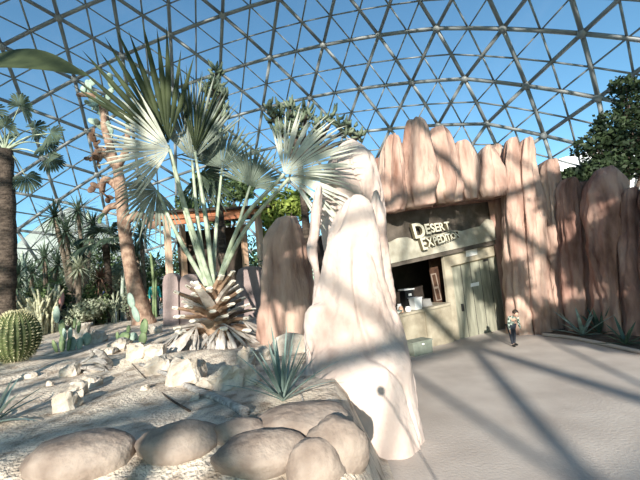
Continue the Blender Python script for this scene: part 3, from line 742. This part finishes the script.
# agaves and aloes
def agave(name, base, label, cat, n, L, W, m, seed, el0=15, el1=80, bend=.2, m2=None):
    random.seed(seed); t = thing(name, base, label, cat)
    for i in range(n):
        a = i * 2.4 + random.uniform(-.2, .2); el = math.radians(el0 + (el1 - el0) * i / n + random.uniform(-8, 8)); l = L * random.uniform(.75, 1.1)
        d = V((math.cos(a) * math.cos(el), math.sin(a) * math.cos(el), math.sin(el))); s = d.cross(V((0, 0, 1))).normalized(); n_ = s.cross(d); rows = []
        for k in range(8):
            u = k / 7; c = base + d * l * u - V((0, 0, bend * l * u * u * math.cos(el))) + V((0, 0, .01)); w_ = W * (.75 + .5 * math.sin(PI * u * .8)) * (1 - u) ** .6 * .8 + .002
            rows.append([c - s * w_ + n_ * w_ * .35, c - n_ * w_ * .15, c + s * w_ + n_ * w_ * .35, c + n_ * w_ * .12])
        b = MB(); b.quadstrip(rows); b.build('leaf', M[m], t, sm=False)
p = gnd(283, 402); agave('aloe_plant', p, 'spiky grey green aloe with thin upright leaves before the large pink rock', 'succulent', 30, .72, .022, 'agave', 3, 25, 86)
p = gnd(-8, 425); agave('agave_plant', p, 'pale green spiky agave cut by the lower left corner', 'agave', 16, .62, .035, 'agave', 4, 18, 75)
p = at_z(583, 336, .05); agave('agave_plant', p, 'pale spiky agave in the bed against the brown rock wall', 'agave', 13, .85, .055, 'agave', 7, 8, 85, .1)
p = at_z(626, 345, .05); agave('agave_plant', p, 'dark spiky agave at the right edge beside the curb', 'agave', 12, .6, .05, 'agavedk', 9, 8, 80, .1)
p = at_z(600, 334, .05); agave('agave_plant', p, 'dark blue green agave between the pale agave and the right edge', 'agave', 14, .75, .06, 'agavedk', 19, 15, 80, .1)
# cholla clump
def branching(mb, p, d, L, r, depth, br=.6, curv=.3):
    pts = [p]; q = p.copy(); dd = d.copy()
    for i in range(4): dd = (dd + rn() * curv * .3).normalized(); q = q + dd * L / 4; pts.append(q.copy())
    mb.tube(pts, [r, r * 1.05, r, r * .95, r * .6], 7)
    if depth > 0:
        for k in range(random.choice((2, 3))):
            a = random.uniform(0, 2 * PI); o = V((math.cos(a), math.sin(a), .2)); s_ = pts[random.choice((2, 3, 4))]
            branching(mb, s_, (dd * .8 + o * br).normalized(), L * random.uniform(.6, .85), r * .9, depth - 1, br, curv)
def cholla(px, py, hpx, label, n=9, seed=1, m='cholla', rr=.035, spreadx=.5, cat='cactus', name='cholla_cactus'):
    random.seed(seed); p = gnd(px, py); s = p.y / F; H = hpx * s
    t = thing(name, V((p.x, p.y, T(p.x, p.y))), label, cat)
    for i in range(n):
        o = V((random.uniform(-1, 1) * spreadx, random.uniform(-.3, .3), 0)); q = p + o; q.z = T(q.x, q.y) - .03; b = MB()
        branching(b, q, V((o.x * .15, 0, 1)).normalized(), H * random.uniform(.35, .5), rr, 2, .3, .18); b.build('stem', M[m], t)
cholla(38, 335, 46, 'dense pale cholla cactus clump behind the barrel cactus', 20, 2, spreadx=.48, rr=.05)
cholla(22, 334, 40, 'greyish cholla cactus left of the dense pale clump', 7, 4, m='shrubpale', spreadx=.4)
cholla(108, 324, 28, 'small bushy cholla in the middle distance left of the leaning trunk', 7, 6, m='shrubpale', rr=.03)
# columnar cacti
def columnar(px, py, stems, label, Y=None, seed=1, m='colcactus'):
    random.seed(seed); stems = stems if Y is None else [(a_, b_ + 1.2 * F / Y, c_) for a_, b_, c_ in stems]; p = gnd(px, py) if Y is None else V((at_y(px, py, Y).x, Y, 0)); s = p.y / F; z0 = T(p.x, p.y)
    t = thing('columnar_cactus', V((p.x, p.y, z0)), label, 'cactus')
    for dx, h_, r_ in stems:
        c = V((p.x + dx * s, p.y + random.uniform(-.2, .2), z0)); H = h_ * s; R = r_ * s; rings = []
        for i in range(16):
            u = i / 15; k = R * (1 if u < .85 else math.sqrt(max(.02, 1 - ((u - .85) / .15) ** 2))) * (.85 + .15 * min(1, u * 6))
            rings.append([c + V((.03 * H * math.sin(u * 3 + dx), 0, H * u)) + V((math.cos(a) * k * f_, math.sin(a) * k * f_, 0)) for j in range(24) for a in (2 * PI * j / 24,) for f_ in ((1, .72)[j % 2],)])
        b = MB(); b.quadstrip(rings); b.build('stem', M[m], t)
columnar(90, 306, [(-4, 92, 2.2), (0, 100, 2.4), (4, 86, 2.0), (8, 74, 1.8), (-9, 60, 2)], 'tall grey green columnar cactus cluster left of the leaning trunk', seed=3)
columnar(112, 312, [(-2, 44, 1.6), (2, 60, 1.8), (5, 36, 1.5)], 'slender columnar cactus trio just left of the leaning trunk', seed=5)
columnar(152, 318, [(0, 66, 1.6), (4, 40, 1.3)], 'dark thin columnar cactus right of the leaning trunk', seed=6, m='padgreen')
columnar(20, 300, [(-3, 66, 2), (2, 58, 2), (6, 48, 1.6)], 'columnar cactus group behind the left edge palm trunk', Y=19, seed=8)
columnar(126, 306, [(-2, 30, 2), (3, 24, 1.8)], 'short columnar cactus pair behind the leaning trunk', seed=12, Y=17)
# yuccas
def yucca(px, py, Y, hpx, label, heads, seed, Lp=22, m='yucca', n=70):
    random.seed(seed); x = at_y(px, py, Y).x; s = Y / F; z0 = T(x, Y); up = (CAMH - z0) / s; heads = [(a_, b_ + up) for a_, b_ in heads]; t = thing('yucca', V((x, Y, z0)), label, 'yucca')
    b = MB(); tops = []
    for dx, h_ in heads:
        tp = V((x + dx * s, Y + random.uniform(-.3, .3), z0 + h_ * s)); tops.append(tp)
        b.tube(spline([V((x, Y, z0 - .05)), V((x + dx * s * .4, Y, z0 + h_ * s * .5)), tp], 8), [.14, .12, .11, .10, .10, .10, .10, .10, .08], 10)
    b.build('trunk', M['ytrunk'], t)
    for tp in tops:
        b = MB()
        for i in range(n):
            a = i * 2.4; el = math.radians(-55 + 135 * i / n); L = Lp * s * random.uniform(.8, 1.15)
            d = V((math.cos(a) * math.cos(el), math.sin(a) * math.cos(el), math.sin(el))); sd_ = d.cross(V((0, 0, 1))).normalized(); rows = []
            for k in range(5):
                u = k / 4; w_ = .035 * (1 - u ** 2) + .003; c = tp + d * L * u - V((0, 0, .22 * L * u * u)); rows.append([c - sd_ * w_, c + V((0, 0, -.01)), c + sd_ * w_])
            b.quadstrip(rows, False, False)
        b.build('leaf_rosette', M[m], t)
yucca(72, 300, 15.5, 0, 'yucca with drooping leaf heads on brown trunks behind the pale cholla', [(-2, 72), (-12, 88), (10, 50)], 4, 24)
yucca(48, 300, 17, 0, 'wide spiky yucca left of the drooping headed one', [(-4, 48), (8, 40)], 5, 26)
yucca(86, 300, 19, 0, 'tall spiky yucca rising behind the columnar cluster', [(-4, 92), (6, 78)], 8, 22)
yucca(28, 300, 21, 0, 'small yucca near the dome foot at far left', [(-4, 40), (6, 34)], 9, 24)
yucca(100, 300, 14.5, 0, 'reddish leaved low yucca left of the leaning trunk', [(0, 22)], 10, 18, 'padbrown')
yucca(78, 300, 13.5, 0, 'low yellow green yucca below the drooping headed one', [(2, 34)], 11, 18, 'shrubpale')
yucca(145, 300, 18, 0, 'spiky yucca behind the wooden shelter post', [(0, 62), (-8, 44)], 13, 24)
yucca(12, 300, 15, 0, 'dark spiky yucca at the foot of the left edge palm', [(0, 34), (10, 20)], 15, 20)
# leafy shrubs / trees
def leafcloud(b, c, r, n, size, shell=.35):
    for i in range(n):
        d = V((random.gauss(0, 1), random.gauss(0, 1), random.gauss(0, 1))).normalized(); k = 1 - shell * random.random() ** 1.5
        k *= .85 + .3 * noise.noise(d * 2.2 + c * .6)
        p = c + V((d.x * r[0], d.y * r[1], d.z * r[2])) * k; u = rn().normalized(); v = u.cross(d + rn() * .5)
        if v.length < .01: continue
        v.normalize(); L = size * random.uniform(.7, 1.3); w_ = L * .32
        b.add([p, p + u * L * .5 + v * w_, p + u * L, p + u * L * .5 - v * w_], [(0, 1, 2, 3)])
def shrub(px, py, Y, w_, h_, label, m='shrub', n=700, size=.12, seed=1, cat='shrub', name='shrub', blobs=5, on=None):
    random.seed(seed); x = at_y(px, py, Y).x; s = Y / F; z0 = T(x, Y) if on is None else on; t = thing(name, V((x, Y, z0)), label, cat)
    h_ += (CAMH - z0) / s; rx, rz = w_ * s / 2, h_ * s / 2; b = MB(); st = MB()
    for i in range(blobs):
        c = V((x + random.uniform(-.5, .5) * rx, Y + random.uniform(-.4, .4) * rx, z0 + rz * random.uniform(.6, 1.3)))
        leafcloud(b, c, (rx * .62, rx * .6, rz * .68), n // blobs, size)
        st.tube([V((x, Y, z0 - .05)), V((x, Y, z0)).lerp(c, .5) + rn() * .05, c], [.05, .035, .015], 6)
    b.build('foliage', M[m], t); st.build('stem', M['bark'], t)
SH = [(28, 300, 16, 60, 34, 'dark green shrub beside the left edge palm trunk', 'shrub', 2200, .15),
 (60, 300, 14.2, 44, 30, 'green shrub behind the pad cactus clumps', 'shrub', 2400, .13),
 (86, 300, 13.6, 40, 8, 'pale low bush before the drooping headed yucca', 'shrubpale', 2000, .11),
 (42, 300, 14.0, 46, 10, 'dark low bush behind the dense pale cholla', 'shrub', 2400, .12),
 (95, 300, 14.5, 34, 26, 'dark shrub in the middle distance left of the leaning trunk', 'shrub', 2000, .13),
 (118, 300, 17.5, 34, 40, 'grey green shrub behind the leaning trunk', 'shrubpale', 1800, .14),
 (8, 300, 24, 50, 40, 'pale shrub near the dome foot at the left', 'shrubpale', 2600, .2),
 (56, 300, 26, 62, 44, 'tall hazy green shrub near the dome foot', 'shrub', 3200, .24),
 (98, 300, 24, 70, 62, 'tall dark shrub mass behind the columnar cacti', 'shrub', 3200, .22),
 (148, 300, 22, 56, 50, 'dense green shrub left of the wooden shelter', 'shrub', 3000, .2),
 (235, 300, 25, 120, 60, 'long dark hedge far behind the wooden shelter', 'shrub', 4000, .24),
 (128, 300, 14.5, 16, 16, 'small pale bush at the foot of the leaning trunk', 'shrubpale', 350, .1),
 (80, 300, 21, 40, 84, 'slim tall pale tree in front of the dome struts', 'shrubpale', 1800, .16),
 (205, 300, 19, 80, 70, 'dark green shrub mass seen through the shelter', 'shrub', 3000, .2),
 (262, 300, 12.5, 40, 30, 'dark shrub below the shelter corner post', 'shrub', 700, .13)]
for i, (px, py, Y, w_, h_, lb, m, n, sz) in enumerate(SH): shrub(px, py, Y, w_, h_, lb, m, n, sz, seed=30 + i)
# leafy trees with trunk
def tree(x, y, z0, blobs, label, m, n, size, seed, tr=.12, name='tree', group=None, lean=0):
    random.seed(seed); t = thing(name, V((x, y, z0)), label, 'tree', group); b = MB(); st = MB()
    lo = min(c[0].z - c[1][2] for c in blobs); fk = V((x + lean, y, max(z0 + .6, lo * .8 + z0 * .2)))
    st.tube(spline([V((x, y, z0 - .05)), V((x + lean * .3, y, (z0 + fk.z) / 2)), fk], 8), [tr * (1.2 - .05 * i) for i in range(9)], 10)
    for c, r, k in blobs:
        leafcloud(b, c, r, int(n * k), size)
        e = c + V((0, 0, r[2] * .3)); st.tube([fk - V((0, 0, .1)), fk.lerp(e, .5) + rn() * .12, e], [tr * .6, tr * .4, tr * .15], 7)
        for j in range(5):
            q = c + V((random.uniform(-.7, .7) * r[0], random.uniform(-.7, .7) * r[1], random.uniform(-.6, .7) * r[2])); st.tube([fk.lerp(e, .6), fk.lerp(q, .8) + rn() * .08, q], [tr * .25, tr * .17, tr * .06], 5)
    b.build('foliage', M[m], t); st.build('trunk', M['bark'], t); return t
def blob(px, py, Y, rxp, rzp, k=1): s = Y / F; return (at_y(px, py, Y), (rxp * s, rxp * s * .8, rzp * s), k)
p = at_y(620, 200, 12.0)
tree(p.x, 12.0, 0, [blob(632, 150, 12, 34, 38, 1.3), blob(640, 105, 12, 30, 28, .8), blob(610, 130, 12, 20, 22, .4), blob(600, 170, 11.6, 26, 16, .7), blob(575, 176, 11.8, 20, 9, .7), blob(660, 150, 12.3, 30, 50, .8), blob(588, 148, 12, 18, 14, .22), blob(622, 86, 12, 14, 10, .12)],
     'dark leafed tree rising behind the right end of the rock wall', 'treelf', 2100, .15, 77, .14)
p = at_y(285, 300, 13.5)
tree(p.x, 13.5, 1.0, [blob(285, 205, 13.5, 24, 17, 1), blob(268, 215, 13.2, 14, 18, .6), blob(300, 205, 13.5, 14, 18, .6), blob(275, 235, 13.4, 14, 14, .5)], 'bright yellow green leafy tree behind the mauve standing rock', 'bright', 1100, .17, 78)
p = at_y(232, 300, 19)
tree(p.x, 19, T(p.x, 19), [blob(238, 190, 19, 22, 15, 1), blob(206, 184, 19, 16, 14, .6), blob(252, 172, 19.3, 12, 10, .3), blob(188, 205, 19, 14, 14, .5), blob(222, 215, 19, 22, 14, .7), blob(212, 160, 19, 9, 10, .2)], 'dark green tree rising behind the wooden shelter roof', 'shrub', 1500, .2, 79)
# tree succulents with chunky stems against the sky
def euph(x, y, Y, hpx, spots, label, seed, stem0):
    random.seed(seed); p = V((at_y(x, y, Y).x, Y, 0)); p.z = T(p.x, Y); s = Y / F
    t = thing('tree_cactus', p, label, 'cactus'); b = MB(); lf = MB(); fk = at_y(stem0[0], stem0[1], Y)
    b.tube(spline([p, p.lerp(fk, .5) + V((.1, 0, 0)), fk], 8), [.16 - .01 * i for i in range(9)], 10)
    for (sx, sy, r_) in spots:
        c = at_y(sx, sy, Y + random.uniform(-.3, .3)); b.tube([fk, fk.lerp(c, .6) + rn() * .1, c], [.08, .06, .045], 8)
        for i in range(int(14 * (r_ / 8) ** 1.5) + 6):
            d = rn().normalized(); q = c + V((random.gauss(0, .45), random.gauss(0, .4), random.gauss(0, .45))) * r_ * s; L = random.uniform(.2, .38)
            lf.tube([q, q + d * L * .5, q + (d + V((0, 0, .4))).normalized() * L], [.04, .05, .015], 6)
    b.build('trunk', M['bark'], t); lf.build('pad_cluster', M['succ'], t)
euph(300, 250, 9.5, 0, [(276, 118, 8), (290, 110, 9), (306, 115, 9), (318, 125, 8), (280, 132, 8), (298, 130, 9), (312, 142, 8), (332, 120, 6), (345, 130, 8), (358, 138, 5), (270, 112, 5), (288, 148, 8)], 'chunky branched tree cactus against the sky above the large pink rock', 90, (300, 165))
euph(216, 250, 10, 0, [(214, 85, 8), (220, 95, 8), (216, 105, 8), (208, 92, 6), (216, 72, 5), (222, 118, 8), (212, 128, 8), (218, 142, 9), (208, 158, 8)], 'tall tree cactus rising between the fronds of the silvery palm', 91, (216, 170))
# driftwood: dead cactus wood
random.seed(14)
p = gnd(92, 372)
t = thing('dead_cactus_wood', V((p.x, p.y, T(p.x, p.y))), 'weathered grey curled piece of dead cactus wood behind the nearest stones', 'driftwood')
for path, w_ in (([(66, 367), (80, 371), (96, 375), (110, 372)], 3.2), ([(110, 373), (109, 364), (101, 354), (94, 350)], 3.4), ([(72, 366), (84, 362), (98, 360), (106, 364)], 4), ([(60, 370), (74, 366), (92, 356), (90, 350)], 2.2), ([(80, 368), (92, 368), (104, 370)], 4.2), ([(90, 358), (99, 364), (108, 372)], 3)):
    pts = [at_y(x, y, p.y + .12 * math.sin(i * 1.7)) for i, (x, y) in enumerate(path)]
    b = MB(); q = spline(pts, 12); b.tube(q, [w_ * p.y / F * random.uniform(.7, 1.1) * (.5 + math.sin(PI * (i + 1) / 14)) * .8 for i in range(13)], 8, .6); b.build('wood_piece', M['drift'], t)
def branch(pp, r0, label, name='fallen_branch', m='drift'):
    pts = [gnd(x, y) + V((0, 0, r0 * .6)) for x, y in pp]; b = MB(); q = spline(pts, 16); b.tube(q, [r0 * (1 - .5 * i / 16) for i in range(17)], 8)
    tag(b.build(name, M[m], base=pts[0]), label, 'branch')
branch([(246, 416), (220, 402), (190, 390), (168, 377), (140, 366)], .05, 'long grey fallen branch lying along the front of the stone arc')
branch([(190, 412), (165, 396), (145, 378), (132, 364)], .012, 'thin dark twig or wire running over the gravel below the stone arc', 'fallen_twig', 'bark')
branch([(160, 326), (185, 322), (205, 318)], .03, 'dry stick on the sand left of the palm foot', 'fallen_stick')
branch([(158, 336), (175, 330), (200, 322)], .025, 'lower dry stick on the sand left of the palm foot', 'fallen_stick')
branch([(305, 408), (300, 392), (294, 384), (306, 378)], .012, 'curled dry twig between the spiky aloe and the large pink rock', 'fallen_twig')
# ------------------------------------------------------------------ shelter
HY = 13.0
t = thing('wooden_shelter', at_y(210, 312, HY), 'open wooden shelter with a red brown beam and dark roof behind the palm', 'shelter')
def hp(px, py, dy=0): return at_y(px, py, HY + dy)
def bar(name, a, c, w_, m, d=.2):
    b = MB(); b.tube([a, c], [w_, w_], 4, d / w_ if False else 1, updir=V((0, -1, 0))); return b.build(name, m, t, sm=False)
for px0, py0, px1, py1, dy in ((166.5, 219, 171, 296, 0), (257.5, 212, 265, 305, 0), (182, 225, 186, 300, 2.2), (243, 225, 248, 300, 2.2)):
    a = hp(px0, py0, dy); c = hp(px1, py1, dy); c.z = min(c.z, T(c.x, c.y) - .05); c.z = T(c.x, c.y) - .05; bar('post', a, c, .14, M['post'])
b = MB(); b.prism([hp(154, 213), hp(268, 207), hp(268, 213), hp(154, 220)], V((0, .15, 0))); b.build('beam', M['wood'], t, sm=False)
b = MB(); b.prism([hp(154, 222), hp(250, 213.5), hp(250, 217), hp(160, 226)], V((0, .12, 0))); b.build('lower_beam', M['wood'], t, sm=False)
b = MB(); b.prism([hp(150, 211, -.2), hp(270, 204.5, -.2), hp(270, 207, -.2), hp(150, 213.5, -.2)], V((0, 3.0, .1))); b.build('roof', M['roofdk'], t, sm=False)
b = MB(); b.prism([hp(176, 232, 2.4), hp(246, 226, 2.4), hp(252, 300, 2.4), hp(182, 308, 2.4)], V((0, .1, 0))); b.build('back_wall', M['roofdk'], t, sm=False)
for k in range(9):
    x = 158 + k * 13; b = MB(); a = hp(x, 213.2 - k * .7, -.1); b.prism([a, a + V((.08, 0, 0)), a + V((.08, 0, .09)), a + V((0, 0, .09))], V((0, 2.8, .05))); b.build('rafter', M['wood'], t, sm=False)
def slab(px0, px1, pt, pb_, Y, label, m='maroon'):
    b = MB(); n = 12; pts = []
    for i in range(n + 1):
        u = i / n; x = px0 + (px1 - px0) * u; y = pt + (1 - math.sin(PI * min(1, max(0, u))) ** .35) * 10; pts.append(at_y(x, y, Y))
    a = at_y(px1, pb_, Y); c = at_y(px0, pb_, Y); a.z = T(a.x, a.y) - .05; c.z = T(c.x, c.y) - .05
    b.prism(pts + [a, c], V((.03, .28, 0))); tag(b.build('bench_slab', M[m], base=(a + c) / 2, sm=False), label, 'slab', 'mauve slabs before the shelter')
slab(162.5, 178, 273, 313, 11.6, 'left mauve rounded slab standing before the shelter')
slab(179.5, 199, 274, 314, 11.7, 'middle mauve rounded slab standing before the shelter')
slab(236, 266, 266, 312, 11.3, 'wide dark mauve rounded slab right of the palm foot')
# ------------------------------------------------------------------ outside the glass
ob = at_y(572, 200, 46)
t = thing('white_building', V((ob.x + 3, 47, -.1)), 'white round roofed building seen beyond the dome glass at right', 'building')
b = MB(); pr = []
for i in range(21): a = PI * i / 20; pr.append(V((ob.x + 3 - 9.5 * math.cos(a), 44, 11.2 + 3.6 * math.sin(a))))
b.prism(pr, V((0, 14, 0))); b.build('roof', M['outwall'], t)
b = MB(); b.box((ob.x + 3, 51, 5.6), (18.6, 13.6, 11.4)); b.build('building_wall', M['outwall'], t, sm=False)
for k in range(3):
    f_ = MB(); f_.box((ob.x - 2 + k * 5, 44.1, 9.3), (2.2, .3, 2)); f_.build('window', M['grey'], t, sm=False)
t = MB(); ring = []
for i in range(13):
    u = i / 12; ring.append([V((-56 + (22 * math.cos(a) * (1 - u) ** .8 * (1 + .15 * math.sin(3 * a))), 78 + 18 * math.sin(a) * (1 - u) ** .8, -.2 + 24 * u ** .85)) for j in range(30) for a in (2 * PI * j / 30,)])
t.quadstrip(ring); tag(t.build('hill_outside', M['hill'], base=(-56, 78, 0)), kind='structure')
b = MB(); b.box((-62, 62, 3), (26, 6, 6)); tag(b.build('outside_building', M['outwall'], base=(-62, 62, 0), sm=False), 'long white building beyond the dome glass at far left', 'building')
# ------------------------------------------------------------------ unseen trees added behind the viewpoint to cast dappled shade
def B_(x, y, z, r, k): return (V((x, y, z)), (r, r, r * .8), k)
tree(5.0, -6, 0, [B_(4.4, -6, 5.0, 1.1, .35), B_(5.6, -6, 6.6, 1.4, .8), B_(4.9, -6, 8.6, 1.0, .3), B_(6.2, -6, 4.9, 1.2, .8), B_(6.2, -6, 7.9, 1.1, .6), B_(2.9, -6, 6.6, .8, .2), B_(2.3, -6, 8.0, .7, .12)], 'leafy shade tree added out of view behind the viewpoint, nearest the path', 'shrub', 2400, .25, 101, .16)
tree(9.0, -4.5, 0, [B_(7.7, -4.5, 4.8, 1.0, 1), B_(8.4, -4.5, 6.0, 1.4, 1), B_(9.9, -4.5, 6.0, 1.7, 1), B_(8.9, -4.5, 7.7, 1.6, 1), B_(10.5, -4.5, 8.2, 1.5, 1), B_(9.3, -4.5, 4.4, 1.2, 1), B_(7.6, -4.5, 7.0, 1.0, .8), B_(11.6, -4.5, 5.4, 1.5, 1), B_(11.4, -4.5, 7.4, 1.5, 1)], 'leafy shade tree added out of view behind the viewpoint, farther from the path', 'shrub', 5200, .27, 102, .18)
tree(-2.4, -5, 0, [B_(-2.5, -5, 6.9, .8, 1), B_(-2.2, -5, 5.9, .7, 1)], 'slim leafy shade tree added out of view behind the viewpoint on the garden side', 'shrub', 420, .24, 103, .1)
# camera on its pole just behind the viewpoint
cpos = CP - sd * .22
t = thing('pole_camera', V((1.0, -.5, 0)), 'small black ball camera on a thin pole at the viewpoint', 'camera')
b = MB(); b.ell(cpos, (.048, .048, .055), nu=16, nv=12); b.build('camera_body', M['blackp'], t)
b = MB(); b.tube([cpos - V((0, 0, .02)), cpos + V((.12, -.03, -.2)), V((1.0, -.5, 0))], .009, 8); b.build('pole', M['blackp'], t)
# ------------------------------------------------------------------ people
def skinmesh(name, verts, edges, radii, m, parent, sub=2, root=0):
    me = bpy.data.meshes.new('s'); me.from_pydata([tuple(V(v) - V(parent['_o'])) for v in verts], edges, []); o = bpy.data.objects.new('s', me); col.objects.link(o)
    o.modifiers.new('k', 'SKIN'); sv = me.skin_vertices[0].data
    for i, r in enumerate(radii): sv[i].radius = r if hasattr(r, '__len__') else (r, r)
    for i in range(len(verts)): sv[i].use_root = (i == root)
    ss = o.modifiers.new('u', 'SUBSURF'); ss.levels = sub; ss.render_levels = sub
    dg = bpy.context.evaluated_depsgraph_get(); m2 = bpy.data.meshes.new_from_object(o.evaluated_get(dg)); bpy.data.objects.remove(o)
    m2.name = name; m2.materials.clear(); m2.materials.append(m)
    for p_ in m2.polygons: p_.use_smooth = True
    r_ = bpy.data.objects.new(name, m2); col.objects.link(r_); r_.parent = parent; r_['_o'] = parent['_o']; return r_
def person(pos, H, face, label, shirt, pants, bend=0, child=False, arms=(0, 0), stride=.0):
    t = thing('person', pos, label, 'person'); hs = 1.35 if child else 1.0
    J = {'pel': (0, 0, .50), 'sp': (0, .0, .62), 'ch': (0, 0, .74), 'nk': (0, 0, .83), 'hb': (0, -.005, .865)}
    for s, n in ((-1, 'l'), (1, 'r')):
        J['sh' + n] = (s * .105, 0, .80); J['el' + n] = (s * .135, .01, .64); J['wr' + n] = (s * .14, -.04, .50); J['ha' + n] = (s * .138, -.06, .455)
        J['hi' + n] = (s * .055, 0, .48); J['kn' + n] = (s * .06, -.015 + s * stride * .5, .27); J['an' + n] = (s * .06, .01 + s * stride, .045); J['to' + n] = (s * .065, -.085 + s * stride, .02)
        for f_ in range(5):
            a = (f_ - 2) * .012
            J['f%d%s' % (f_, n)] = (s * .138 + (a if f_ < 4 else 0) * .6, -.06 + a - (.0 if f_ < 4 else -.005), .45); J['g%d%s' % (f_, n)] = (s * .136 + a * .6, -.068 + a * 1.2, .405 + .006 * abs(f_ - 1.5))
    upper = [k for k in J if not (k[:2] in ('hi', 'kn', 'an', 'to') or k == 'pel')]
    P = {}
    for k, v in J.items():
        v = V(v)
        if k in upper and bend:
            v = Matrix.Rotation(bend * (.5 if k == 'sp' else 1), 3, 'X') @ (v - V((0, 0, .5))) + V((0, bend * .05, .5))
            if k[:2] in ('el', 'wr', 'ha') or (k[0] in 'fg' and k[1].isdigit()):   # arms hang down
                n = k[-1]; sh = Matrix.Rotation(bend, 3, 'X') @ (V(J['sh' + n]) - V((0, 0, .5))) + V((0, bend * .05, .5)); v = sh + Matrix.Rotation(bend * .25, 3, 'X') @ (V(J[k]) - V(J['sh' + n]))
        P[k] = v
    Rz = Matrix.Rotation(face, 3, 'Z'); W = {k: V(pos) + Rz @ (v * H) for k, v in P.items()}
    names = list(W); idx = {k: i for i, k in enumerate(names)}
    ed = [('pel', 'sp'), ('sp', 'ch'), ('ch', 'nk'), ('nk', 'hb')]
    for n in 'lr':
        ed += [('ch', 'sh' + n), ('sh' + n, 'el' + n), ('el' + n, 'wr' + n), ('wr' + n, 'ha' + n), ('pel', 'hi' + n), ('hi' + n, 'kn' + n), ('kn' + n, 'an' + n), ('an' + n, 'to' + n)]
        for f_ in range(5): ed += [('ha' + n, 'f%d%s' % (f_, n)), ('f%d%s' % (f_, n), 'g%d%s' % (f_, n))]
    R_ = {'pel': .068, 'sp': .06, 'ch': .068, 'nk': .028, 'hb': .028, 'sh': .034, 'el': .024, 'wr': .017, 'ha': .018, 'hi': .05, 'kn': .034, 'an': .022, 'to': .018}
    rad = [(R_.get(k) or R_.get(k[:2]) or .006) * H for k in names]
    body = skinmesh('body', [W[k] for k in names], [(idx[a], idx[b_]) for a, b_ in ed], rad, M['skin'], t, 1, idx['pel'])
    def sub(keys, edg, grow, m, nm):
        ix = {k: i for i, k in enumerate(keys)}
        skinmesh(nm, [W[k] for k in keys], [(ix[a], ix[b_]) for a, b_ in edg], [(R_.get(k) or R_.get(k[:2])) * H * grow for k in keys], m, t, 2, 0)
    sub(['pel', 'sp', 'ch', 'shl', 'shr', 'ell', 'elr', 'wrl', 'wrr'], [('pel', 'sp'), ('sp', 'ch'), ('ch', 'shl'), ('ch', 'shr'), ('shl', 'ell'), ('shr', 'elr'), ('ell', 'wrl'), ('elr', 'wrr')], 1.28, shirt, 'shirt')
    sub(['pel', 'hil', 'hir', 'knl', 'knr', 'anl', 'anr'], [('pel', 'hil'), ('pel', 'hir'), ('hil', 'knl'), ('hir', 'knr'), ('knl', 'anl'), ('knr', 'anr')], 1.22, pants, 'trousers')
    hc = W['hb'] + (W['hb'] - W['nk']).normalized() * .055 * H * hs; up = (W['hb'] - W['ch']).normalized(); fw = Rz @ V((0, -1, 0)); fw = (fw - up * fw.dot(up)).normalized(); rt = fw.cross(up)
    Rh = Matrix((rt, -fw, up)).transposed(); h = H * hs
    b = MB(); b.ell(hc, (.043 * h, .052 * h, .065 * h), Rh, 18, 14)
    b.ell(hc + fw * .053 * h - up * .008 * h, (.007 * h, .011 * h, .014 * h), Rh, 8, 6)
    for s in (-1, 1): b.ell(hc + rt * s * .044 * h - up * .003 * h, (.006 * h, .012 * h, .017 * h), Rh, 8, 6)
    hd = b.build('head', M['skin'], t)
    b = MB()
    for s in (-1, 1): b.ell(hc + fw * .047 * h + rt * s * .017 * h + up * .004 * h, (.006 * h, .004 * h, .004 * h), Rh, 8, 6)
    b.build('eyes', M['iron'], hd)
    b = MB(); b.ell(hc + fw * .046 * h - up * .032 * h, (.014 * h, .005 * h, .004 * h), Rh, 8, 6); b.build('mouth', M['pink'], hd)
    b = MB(); b.ell(hc - fw * .012 * h + up * .016 * h, (.049 * h, .054 * h, .058 * h), Rh, 16, 12, .08, 3); b.build('hair', M['hair'], t)
    for n in 'lr':
        b = MB(); b.ell(W['to' + n] + fw * 0 + V((0, 0, .012 * H)) + Rz @ V((0, .04 * H, 0)), (.03 * H, .075 * H, .028 * H), Rz, 12, 8); b.build('shoe', M['blackp'], t)
cpz = at_z(514, 346, 0)
person(cpz, .95, .1, 'small child in a checked shirt and dark trousers stooping by the shop door', M['plaid'], M['denim'], .7, True, stride=.05)
for px, py, Y, lb, sh in ((104, 300, 16.0, 'distant person in a blue top among the cacti', 'blue'), (60, 300, 13.6, 'distant person in a pink top left of the columnar cacti', 'pink'), (155, 300, 16.5, 'distant person in a teal top left of the shelter post', 'teal')):
    x = at_y(px, py, Y).x; person(V((x, Y, T(x, Y))), 1.7, random.uniform(-1, 1), lb, M[sh], M['denim'])

for o in bpy.data.objects:
    if '_o' in o.keys(): del o['_o']
